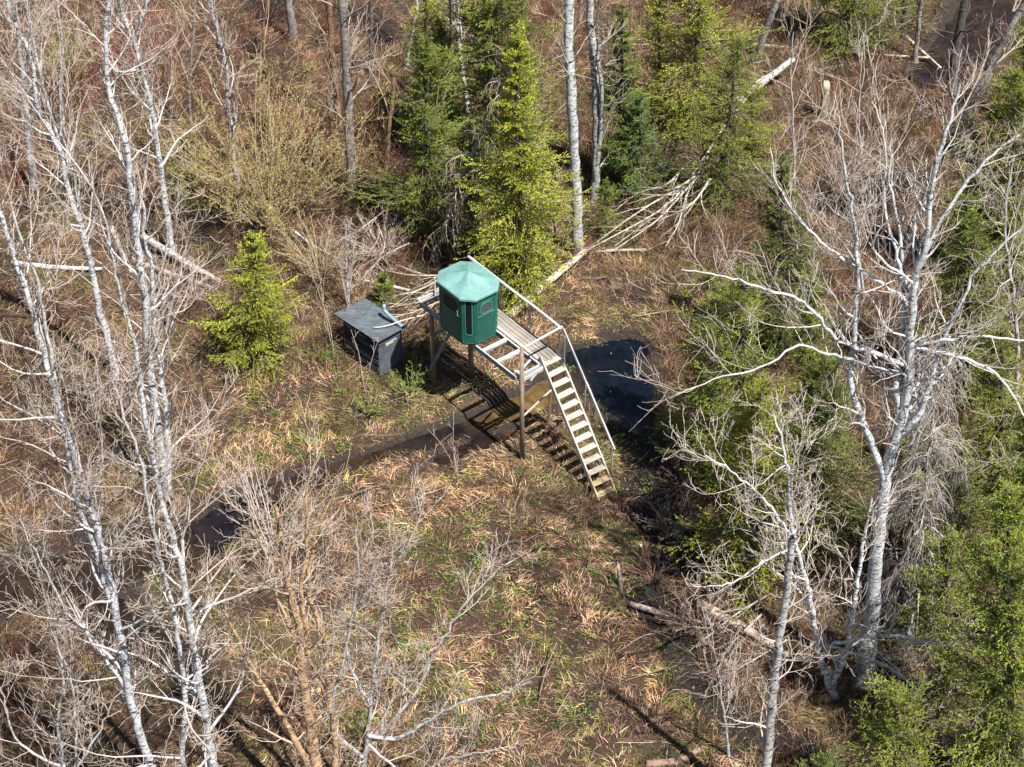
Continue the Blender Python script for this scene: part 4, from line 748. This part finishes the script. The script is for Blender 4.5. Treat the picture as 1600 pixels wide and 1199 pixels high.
def build_sticks():
    n = 9000; p = scatter(n, rg); x, y = p.T; cl = clearness(x, y); k = (rg.random(n) < np.where(cl, .22, 1.0)) & (wet(x, y) > .9); x = x[k]; y = y[k]; n = len(x)
    L = rg.uniform(.35, 1.0, n) * rg.choice([1, 1.7, 3.0], n, p=[.7, .23, .07]); a = rg.random(n) * 6.28; K = 5; s = np.linspace(-.5, .5, K)
    ax = x[:, None] + np.cos(a)[:, None] * L[:, None] * s + rg.normal(size=(n, K)) * .03 * L[:, None]; ay = y[:, None] + np.sin(a)[:, None] * L[:, None] * s + rg.normal(size=(n, K)) * .03 * L[:, None]
    zz = hgt(ax[:, [0, 2, 4]].ravel(), ay[:, [0, 2, 4]].ravel()).reshape(n, 3).max(1); az = zz[:, None] + rg.uniform(.02, .16, n)[:, None] + s * rg.normal(size=n)[:, None] * .2 * L[:, None]
    r = (.0045 + .006 * L * rg.uniform(.4, 1.4, n))[:, None] * np.linspace(1, .45, K); v, q = tubes(np.stack([ax, ay, az], -1), r, 3)
    c = pick([(.34, .27, .21), (.24, .165, .115), (.15, .10, .065), (.52, .46, .39), (.08, .052, .036)], [3, 3, 2.5, 1.0, 2], n, rg)
    o = mesh_np('fallen_twigs', v, q, M['twig'], cols=np.repeat(c, K * 3, 0)); o['kind'] = 'stuff'; o['label'] = 'pale fallen sticks and twigs strewn through the brush'; o['category'] = 'twigs'
def build_brush():
    nc = 6000; p = scatter(nc, rg, 60); x, y = p.T; cl = clearness(x, y); g = fbm(x, y, 2.6, 61); u, v = WP(x, y)
    pr = np.where(cl, .035, np.clip((g - .30) * 2.4, .08, 1)); k = (rg.random(nc) < pr) & (wet(x, y) > 1.15) & (np.hypot(x + .5, y + 1.6) > 2.6); x = x[k]; y = y[k]; g = g[k]; nc = len(x); u = u[k]; v = v[k]
    m = 7; X = np.repeat(x, m) + rg.normal(size=nc * m) * .13; Y = np.repeat(y, m) + rg.normal(size=nc * m) * .13; n = nc * m
    hh = np.repeat(rg.uniform(.55, 1.25, nc) * (.6 + .9 * fbm(x, y, 4, 62)), m) * rg.uniform(.6, 1.3, n) * 1.15
    K = 5; d = np.stack([rg.normal(size=n) * .42, rg.normal(size=n) * .42, np.ones(n)], -1); d = norm(d); pts = np.empty((n, K, 3)); pts[:, 0] = np.stack([X, Y, hgt(X, Y) - .03], -1); st = (hh / (K - 1))[:, None]
    for i in range(1, K): d = norm(d + rg.normal(size=d.shape) * .16); pts[:, i] = pts[:, i - 1] + d * st
    r = (.0048 + .0025 * hh)[:, None] * np.linspace(1.1, .6, K); p2, r2 = sprout(pts, r, 5, .2, 1, (.35, .9), .25, .7, 4, rg, .3, .22, .7, .6, .0038, .2)
    pal = np.array([(.23, .138, .092), (.105, .05, .032), (.19, .058, .044), (.38, .29, .22), (.048, .026, .018), (.18, .14, .05)]); wts = np.array([3, 3.4, 1.4, 1.2, 3.6, .9]); ci = rg.choice(6, nc, p=wts / wts.sum())
    red = (v < 330) & (u < 520) & (rg.random(nc) < .35); ci[red] = 2
    cs = np.repeat(pal[ci], m, 0) * rg.uniform(.8, 1.25, (n, 1)); c2 = np.repeat(cs, 5, 0) * 1.08
    a, qa = tubes(pts, r, 3); b_, qb = tubes(p2, r2, 3, len(a)); o = mesh_np('brush', np.vstack([a, b_]), np.vstack([qa, qb]), M['twig'], cols=np.vstack([np.repeat(cs, K * 3, 0), np.repeat(c2, 4 * 3, 0)]))
    o['kind'] = 'stuff'; o['label'] = 'leafless grey brown and reddish brush filling the wood around the clearing'; o['category'] = 'brush'
def leaves(cen, r, rng, up=.4):
    n = len(cen); d = rng.normal(size=(n, 3)); d[:, 2] = np.abs(d[:, 2]) * up; d = norm(d); s = norm(np.cross(d, rng.normal(size=(n, 3)))); r = r[:, None]
    v = np.stack([cen, cen + d * r * .6 + s * r * .38, cen + d * r * 1.25, cen + d * r * .6 - s * r * .38], 1).reshape(-1, 3); return v, np.arange(n * 4).reshape(-1, 4)
WEEDS = [(975, 755, 60, 25), (830, 745, 40, 18), (760, 820, 120, 45), (700, 870, 120, 40), (880, 750, 60, 20), (860, 860, 150, 60), (640, 1010, 110, 50), (700, 950, 90, 50), (820, 960, 90, 50), (760, 1120, 90, 50), (640, 600, 60, 30), (560, 610, 80, 40), (640, 655, 30, 20), (430, 640, 60, 60), (410, 720, 30, 30), (850, 625, 50, 18), (900, 560, 60, 20), (950, 690, 60, 60), (560, 1120, 60, 60), (330, 400, 60, 30), (1370, 120, 60, 50), (300, 840, 200, 60), (760, 600, 30, 20), (520, 700, 80, 50), (1000, 900, 80, 60), (860, 1100, 100, 70)]
def build_weeds():
    cs = []
    for u, v, su, sv in WEEDS:
        k = int(su * sv / 170) + 4
        for _ in range(k): cs.append(P(u + rg.normal() * su * .5, v + rg.normal() * sv * .5)[:2])
    e = scatter(500, rg); cs = np.vstack([np.array(cs), e]); cs = cs[wet(cs[:, 0], cs[:, 1]) > .95]; n = len(cs); m = 16
    x = np.repeat(cs[:, 0], m) + rg.normal(size=n * m) * .085; y = np.repeat(cs[:, 1], m) + rg.normal(size=n * m) * .085; cen = np.stack([x, y, hgt(x, y) + rg.uniform(.02, .12, n * m)], -1)
    v, f = leaves(cen, rg.uniform(.035, .075, n * m), rg); c = np.repeat(pick([(.10, .19, .03), (.16, .25, .045), (.07, .14, .03), (.24, .29, .06)], [3, 3, 2, 1], n, rg), m, 0)
    o = mesh_np('green_weeds', v, f, M['leaf'], cols=np.repeat(c, 4, 0)); o['kind'] = 'stuff'; o['label'] = 'fresh green weeds sprouting in patches through the dry grass'; o['category'] = 'weeds'
build_grass(); build_litter(); build_sticks(); build_brush(); build_weeds()

# ------------------------------------------------------------------ bushes that stand out
def bush(name, label, base_px, h_, spread, nst, seed, pal, leafc=None, leafn=0, leafr=.03, lean=.5, n2=7, n3=4, cat='bush', r=.016, group=None):
    rng = np.random.default_rng(seed); b = P(*base_px); b[2] = hz(b[0], b[1]); t = thing(name, label, cat, tuple(b), group)
    K = 7; p = np.empty((nst, K, 3)); a = rng.random(nst) * 6.28; p[:, 0] = np.stack([np.cos(a), np.sin(a), a * 0], -1) * spread * .12 * rng.random((nst, 1)); d = norm(np.stack([np.cos(a) * lean * rng.random(nst), np.sin(a) * lean * rng.random(nst), np.ones(nst)], -1)); L = h_ * rng.uniform(.65, 1.05, nst)
    for i in range(1, K): d = norm(d + rng.normal(size=d.shape) * .07 + np.stack([np.cos(a), np.sin(a), a * 0 - .2], -1) * .05 * spread / h_ * 2); p[:, i] = p[:, i - 1] + d * (L / (K - 1))[:, None]
    R = np.full((nst, 1), r) * np.linspace(1, .35, K); lv = [(p, R, 4)]
    p2, r2 = sprout(p, R, n2, .2, 1, (.4, 1.0), h_ * .12, h_ * .34, 5, rng, .3, .2, .6, .5, .005, .35); lv.append((p2, r2, 3))
    if n3: p3, r3 = sprout(p2, r2, n3, .15, 1, (.4, 1.), h_ * .05, h_ * .14, 4, rng, .3, .2, .8, .7, .0042, .2); lv.append((p3, r3, 3))
    V = []; Q = []; Cc = []; o = 0
    for pp, rr, s in lv: v, q = tubes(pp, rr, s, o); o += len(v); V.append(v); Q.append(q); Cc.append(bark_cols(np.repeat(rr.ravel(), s), pal, rng))
    mesh_np('stems', np.vstack(V), np.vstack(Q), M['twig'], t, np.vstack(Cc))
    if leafn:
        src = lv[-1][0]; idx = rng.integers(0, len(src), leafn); c, _, _ = sample(src, lv[-1][1], idx, rng.random(leafn)); v, f = leaves(c, rng.uniform(.6, 1.3, leafn) * leafr, rng, 1)
        mesh_np('buds', v, f, M['leaf'], t, np.repeat(pick(leafc, [1] * len(leafc), leafn, rng), 4, 0))
    return t
TANP = ((.36, .28, .2), (.40, .32, .2)); REDP = ((.30, .17, .14), (.34, .2, .16))
bush('budding_bush', 'large rounded bush hazed with yellow buds, left of the thick grey trunk', (420, 345), 6.2, 4.4, 60, 201, ((.34, .26, .18), (.40, .31, .19)), [(.36, .29, .10), (.44, .34, .14), (.28, .24, .07)], 34000, .042, 1.0, 9, 5)
bush('budding_bush', 'yellow tinged bush low between the budding bush and the white stub', (500, 430), 2.4, 2.0, 26, 202, TANP, [(.34, .30, .10), (.40, .34, .14)], 2500, .03, .9)
bush('budding_bush', 'faint green bush in the upper left corner behind the aspens', (110, 130), 3.4, 2.6, 26, 203, TANP, [(.28, .32, .07), (.36, .36, .10)], 4500, .035, .9)
bush('leafy_shrub', 'small green leafing shrub at the left platform post', (640, 616), 1.25, .9, 18, 204, ((.25, .22, .12), (.26, .27, .1)), [(.16, .22, .05), (.24, .30, .07)], 1300, .04, .7, 5, 2, r=.01)
bush('leafy_shrub', 'olive shrub in the grass below the bin', (575, 645), .9, .8, 16, 205, ((.25, .22, .12), (.26, .27, .1)), [(.16, .20, .05), (.22, .26, .07)], 900, .035, .8, 5, 2, r=.009)
bush('leafy_shrub', 'low green shrub between the young spruce and the bin', (500, 560), 1.0, 1.0, 18, 206, ((.25, .22, .12), (.26, .27, .1)), [(.14, .18, .05), (.20, .24, .07)], 900, .03, .8, 5, 2, r=.009)
bush('reddish_shrub', 'dark reddish leafless shrub at the upper left behind the white trunks', (250, 130), 3.0, 2.6, 34, 207, REDP, None, 0, .03, .9)
bush('reddish_shrub', 'pinkish bare shrub in the brush left of the young spruce', (300, 470), 1.6, 1.6, 26, 208, ((.40, .30, .26), (.45, .34, .29)), None, 0, .03, .9)
bush('bare_shrub', 'bare grey shrub spreading over the muddy channel left of centre', (430, 860), 3.0, 2.2, 16, 209, ((.45, .41, .38), (.46, .39, .34)), None, 0, .03, .7, r=.018)
bush('bare_shrub', 'bare whitish shrub at the edge of the mud below the young spruce', (405, 790), 2.6, 1.8, 12, 210, ((.52, .49, .46), (.48, .41, .36)), None, 0, .03, .6, r=.017)
bush('bare_shrub', 'brown tangled shrub in the dark hollow right of the stairs foot', (1050, 830), 1.5, 1.6, 30, 211, ((.26, .19, .15), (.30, .22, .18)), None, 0, .03, 1.0)
bush('bare_shrub', 'tangled tan shrub behind the blind at the foot of the centre spruce', (600, 400), 2.0, 2.0, 34, 212, ((.40, .33, .28), (.46, .38, .31)), None, 0, .03, 1.0)
bush('bare_shrub', 'thin forked sapling standing in front of the muddy puddle by the platform', (716, 745), 2.1, .6, 4, 213, ((.40, .31, .25), (.42, .33, .27)), None, 0, .03, .25, 4, 2, r=.012)
bush('sapling', 'single pale sapling stem in front of the dark bin front', (571, 606), 2.5, .4, 2, 214, ((.50, .42, .35), (.45, .37, .31)), None, 0, .03, .12, 4, 2, r=.014, cat='sapling')
bush('bare_shrub', 'wispy brown bush at the upper right above the huge aspen', (1310, 300), 2.2, 2.0, 22, 215, ((.33, .26, .2), (.38, .30, .25)), None, 0, .03, .8)
for k, (u, v) in enumerate([(470, 500), (522, 555), (545, 490), (505, 470)]):
    tl = ('thin straight sapling left of the bin, nearest the young spruce', 'thin sapling rising close to the left end of the bin', 'thin sapling behind the left corner of the bin lid', 'thin sapling in the brush between young spruce and white stub')[k]
    bush('sapling', tl, (u, v), 3.0 + .3 * k, .4, 2, 230 + k, ((.46, .39, .32), (.42, .34, .28)), None, 0, .03, .15, 5, 2, r=.016, cat='sapling')

# ------------------------------------------------------------------ logs, stubs, brush pile
def log(label, a, b_, r, pal, za=.12, zb=.15, seed=1, name='fallen_log', limbs=3, cat='log', bend=.05):
    rng = np.random.default_rng(seed); A = P(*a); B_ = P(*b_); A[2] = max(hz(A[0], A[1]), -.1) + za; B_[2] = max(hz(B_[0], B_[1]), -.1) + zb
    if zb > .8: B_ = PY(b_[0], b_[1], A[1] + (P(*b_)[1] - A[1]) * .5)
    m_ = (A + B_) / 2 + rng.normal(size=3) * bend * np.array([1, 1, .3]); s = spline([A, m_, B_], 18); R = r * np.linspace(1.1, .65, 18) * (1 + rng.normal(size=18) * .03)
    t = thing(name, label, cat, tuple(A)); pts = (s - A)[None]; R = R[None]; v, q = tubes(pts, R, 11); n = len(v)
    cap = [np.arange(11)[None, ::-1], (np.arange(11) + 17 * 11)[None]]
    mesh_np('trunk', v, [q] + cap, M['bark'], t, bark_cols(np.repeat(R.ravel(), 11), pal, rng), smooth=True)
    if limbs: p1, r1 = sprout(pts, R, limbs, .15, 1, (.5, 1.3), .3, 1.3, 5, rng, .2, .15, .35, .3, .008); v, q = tubes(p1, r1, 5); mesh_np('limb', v, q, M['bark'], t, bark_cols(np.repeat(r1.ravel(), 5), pal, rng))
    return t
PALE = ((.56, .46, .34), (.5, .42, .34)); TANL = ((.44, .34, .25), (.42, .34, .27)); GREYL = ((.40, .36, .33), (.40, .35, .31)); WL = ((.62, .60, .57), (.55, .50, .46))
log('pale peeled log slanting up behind the walkway towards the straight white aspen', (800, 492), (916, 402), .15, PALE, seed=1, limbs=4, za=.15, zb=.3)
log('short tan log beside the walkway, lower end of the pale one', (785, 500), (835, 470), .14, TANL, seed=2, limbs=1)
log('grey fallen trunk reaching from the left to the young spruce, upper of a crossed pair', (225, 385), (345, 448), .13, GREYL, seed=3, za=.5, zb=.3)
log('brown grey fallen trunk under the crossed grey one left of the young spruce', (215, 412), (330, 452), .11, ((.3, .24, .2), (.36, .3, .25)), seed=4)
log('pale thin log lying level in the brush at left', (20, 417), (160, 424), .09, WL, seed=5)
log('whitish log leaning up between hemlock and the upper right clearing', (1140, 172), (1240, 92), .16, ((.50, .47, .43), (.44, .40, .36)), seed=6, za=.2, zb=1.0, limbs=1)
log('second shorter white log just left of the leaning whitish log', (1150, 160), (1195, 128), .10, WL, seed=7, limbs=1)
log('long thin fallen pole across the upper right clearing', (1160, 72), (1450, 92), .07, TANL, seed=8, limbs=6)
log('dark fallen trunk in the upper right clearing pointing at the creek', (1375, 90), (1440, 160), .12, ((.14, .10, .08), (.2, .15, .12)), seed=9, limbs=2)
log('grey fallen trunk in the lower right, left end at the shade-painted ditch', (985, 945), (1135, 985), .085, ((.33, .27, .22), (.36, .3, .25)), seed=10)
log('brown broken trunk in the lower right, crossing below the slender aspen', (1090, 950), (1235, 1030), .15, TANL, seed=11, limbs=5)
log('short yellowish log chunk lying in lower right brush', (1075, 880), (1105, 902), .10, ((.5, .36, .2), (.5, .4, .28)), seed=12, limbs=0)
log('rotten log at the bottom edge right of centre', (1010, 1195), (1100, 1168), .11, ((.24, .15, .11), (.28, .2, .15)), seed=13, limbs=2, za=.0, zb=.02)
log('thin pole bridging the creek bank in the upper right', (1415, 60), (1470, 108), .06, PALE, seed=14, limbs=3)
log('fallen branchy pole from the grey trunk foot toward the white stub', (455, 360), (515, 400), .05, WL, seed=15, limbs=6)
log('broken pole lying above the pale log behind the blind', (905, 400), (1010, 395), .06, TANL, seed=16, limbs=5)
log('grey pole lying behind the bin', (640, 455), (560, 440), .05, WL, seed=17, limbs=5)
def stub(label, px, h_, r, pal, seed, leanx=0.0, name='broken_stump'):
    rng = np.random.default_rng(seed); b = P(*px); b[2] = hz(b[0], b[1]) - .05; t = thing(name, label, 'stump', tuple(b)); K = 9; z = np.linspace(0, 1, K)
    p = np.stack([leanx * z, z * 0, h_ * z], -1)[None]; R = (r * (1.25 - .35 * z ** .5))[None]; v, q = tubes(p, R, 12); v = v.reshape(K, 12, 3); v[-1, :, 2] += rng.uniform(-.02, .3, 12) * h_ * .4; v[-1, :, :2] = v[-1, :, :2] * .8 + p[0, -1, :2] * .2; v = v.reshape(-1, 3)
    top = np.vstack([v, p[0, -1] - np.array([[0, 0, .08]])]); f3 = np.array([[(K - 1) * 12 + i, (K - 1) * 12 + (i + 1) % 12, K * 12] for i in range(12)])
    c = bark_cols(np.concatenate([np.repeat(R.ravel(), 12), [.1]]), pal, rng); c[-13:, :3] = (.6, .47, .32); c[-13:, 3] = 0
    mesh_np('trunk', top, [q, f3], M['bark'], t, c, smooth=True)
    p1, r1 = sprout(p, R, 4, .3, .95, (.8, 1.4), .1, .5, 4, rng, .1, .15, .2, .4, .008); v, q = tubes(p1, r1, 5); mesh_np('snag', v, q, M['bark'], t, bark_cols(np.repeat(r1.ravel(), 5), pal, rng)); return t
bush('bare_shrub', 'dark tangled brush added to deepen the shade at the near rim of the pool', (1075, 760), 1.6, 1.8, 34, 220, ((.18, .12, .09), (.22, .15, .11)), None, 0, .03, 1.0)  # this and the next two are dark brush added to deepen the ditch shade
bush('bare_shrub', 'dark reddish tangle added to shade the ditch below the stairs', (1020, 900), 1.2, 1.8, 34, 221, ((.16, .09, .07), (.20, .12, .09)), None, 0, .03, 1.1)
bush('bare_shrub', 'brown bramble heap added to deepen the ditch shade, left of the yellowish log chunk', (1090, 980), 1.3, 2.0, 40, 222, ((.20, .14, .1), (.26, .18, .14)), None, 0, .03, 1.1)
stub('splintered grey stump standing in the upper right clearing', (1285, 188), 1.6, .16, TANL, 301)
stub('cut stump with a pale top among the white trunks at left', (195, 402), 1.35, .09, ((.45, .42, .39), (.45, .42, .39)), 302, -.3)
stub('small jagged grey stub in lower right grass', (970, 915), .9, .05, GREYL, 303, -.1)
stub('weathered stub behind the cedar bush on the right', (1232, 680), 1.0, .12, GREYL, 304)
stub('thin dead stub right of the small leaning spruce twigs behind the bin', (690, 470), .7, .05, GREYL, 305)
# the white bleached crown of a fallen tree
def pile(label, stems, seed, r=.05, pal=WL, z0=1.0):
    rng = np.random.default_rng(seed); A = P(*stems[0][0]); A[2] = hz(A[0], A[1]) + .2; t = thing('brush_pile', label, 'fallen tree', tuple(A)); V = []; Q = []; Cc = []; o = 0
    for s in stems:
        w_ = []
        for i, (u, v) in enumerate(s): q = P(u, v, max(z0 * (1 - i / len(s)), .3)); w_.append(q)
        sp = spline(w_, 12)[None] - A; R = (r * np.linspace(1, .3, 12))[None]; p1, r1 = sprout(sp, R, 9, .1, 1, (.2, .7), .6, 2.0, 6, rng, .05, .12, .6, .4, .008, .4); p2, r2 = sprout(p1, r1, 4, .2, 1, (.3, .8), .3, .9, 4, rng, .05, .2, .6, .5, .006)
        for pp, rr, k in ((sp, R, 6), (p1, r1, 4), (p2, r2, 3)): v, q = tubes(pp, rr, k, o); o += len(v); V.append(v); Q.append(q); Cc.append(bark_cols(np.repeat(rr.ravel(), k), pal, rng))
    mesh_np('branches', np.vstack(V), np.vstack(Q), M['bark'], t, np.vstack(Cc)); return t
pile('bleached white crown of a fallen tree spilling down left from under the leaning hemlock', [[(1095, 270), (1050, 300), (1000, 330), (930, 380)], [(1100, 265), (1060, 310), (1020, 350), (960, 390)], [(1080, 250), (1040, 290), (1000, 300), (960, 330)], [(1110, 280), (1080, 320), (1040, 340), (1000, 360)], [(1090, 260), (1070, 290), (1030, 330), (900, 400)], [(1070, 235), (1030, 260), (1010, 290)], [(1170, 150), (1130, 200), (1090, 260), (1030, 330), (960, 385)], [(1105, 250), (1075, 300), (1060, 350), (1040, 385)]], 401, .05, ((.44, .39, .34), (.38, .32, .26)), 1.7)
pile('pale bare branches heaped between the bin and the blind', [[(700, 440), (660, 470), (610, 480)], [(700, 430), (650, 455), (600, 465)], [(690, 470), (640, 490), (590, 500)], [(720, 430), (640, 430), (600, 420)]], 402, .03, PALE)
pile('tangle of grey dead branches under the thick grey trunk', [[(600, 330), (560, 360), (520, 380)], [(590, 350), (600, 390), (560, 420)], [(640, 380), (600, 400), (570, 430)]], 403, .03, GREYL)
pile('grey heap of dead branches in the lower right under the slender aspen', [[(1200, 930), (1150, 960), (1100, 1000)], [(1190, 960), (1140, 1010), (1120, 1050)], [(1230, 1000), (1180, 1030), (1130, 1060)]], 404, .03, GREYL)
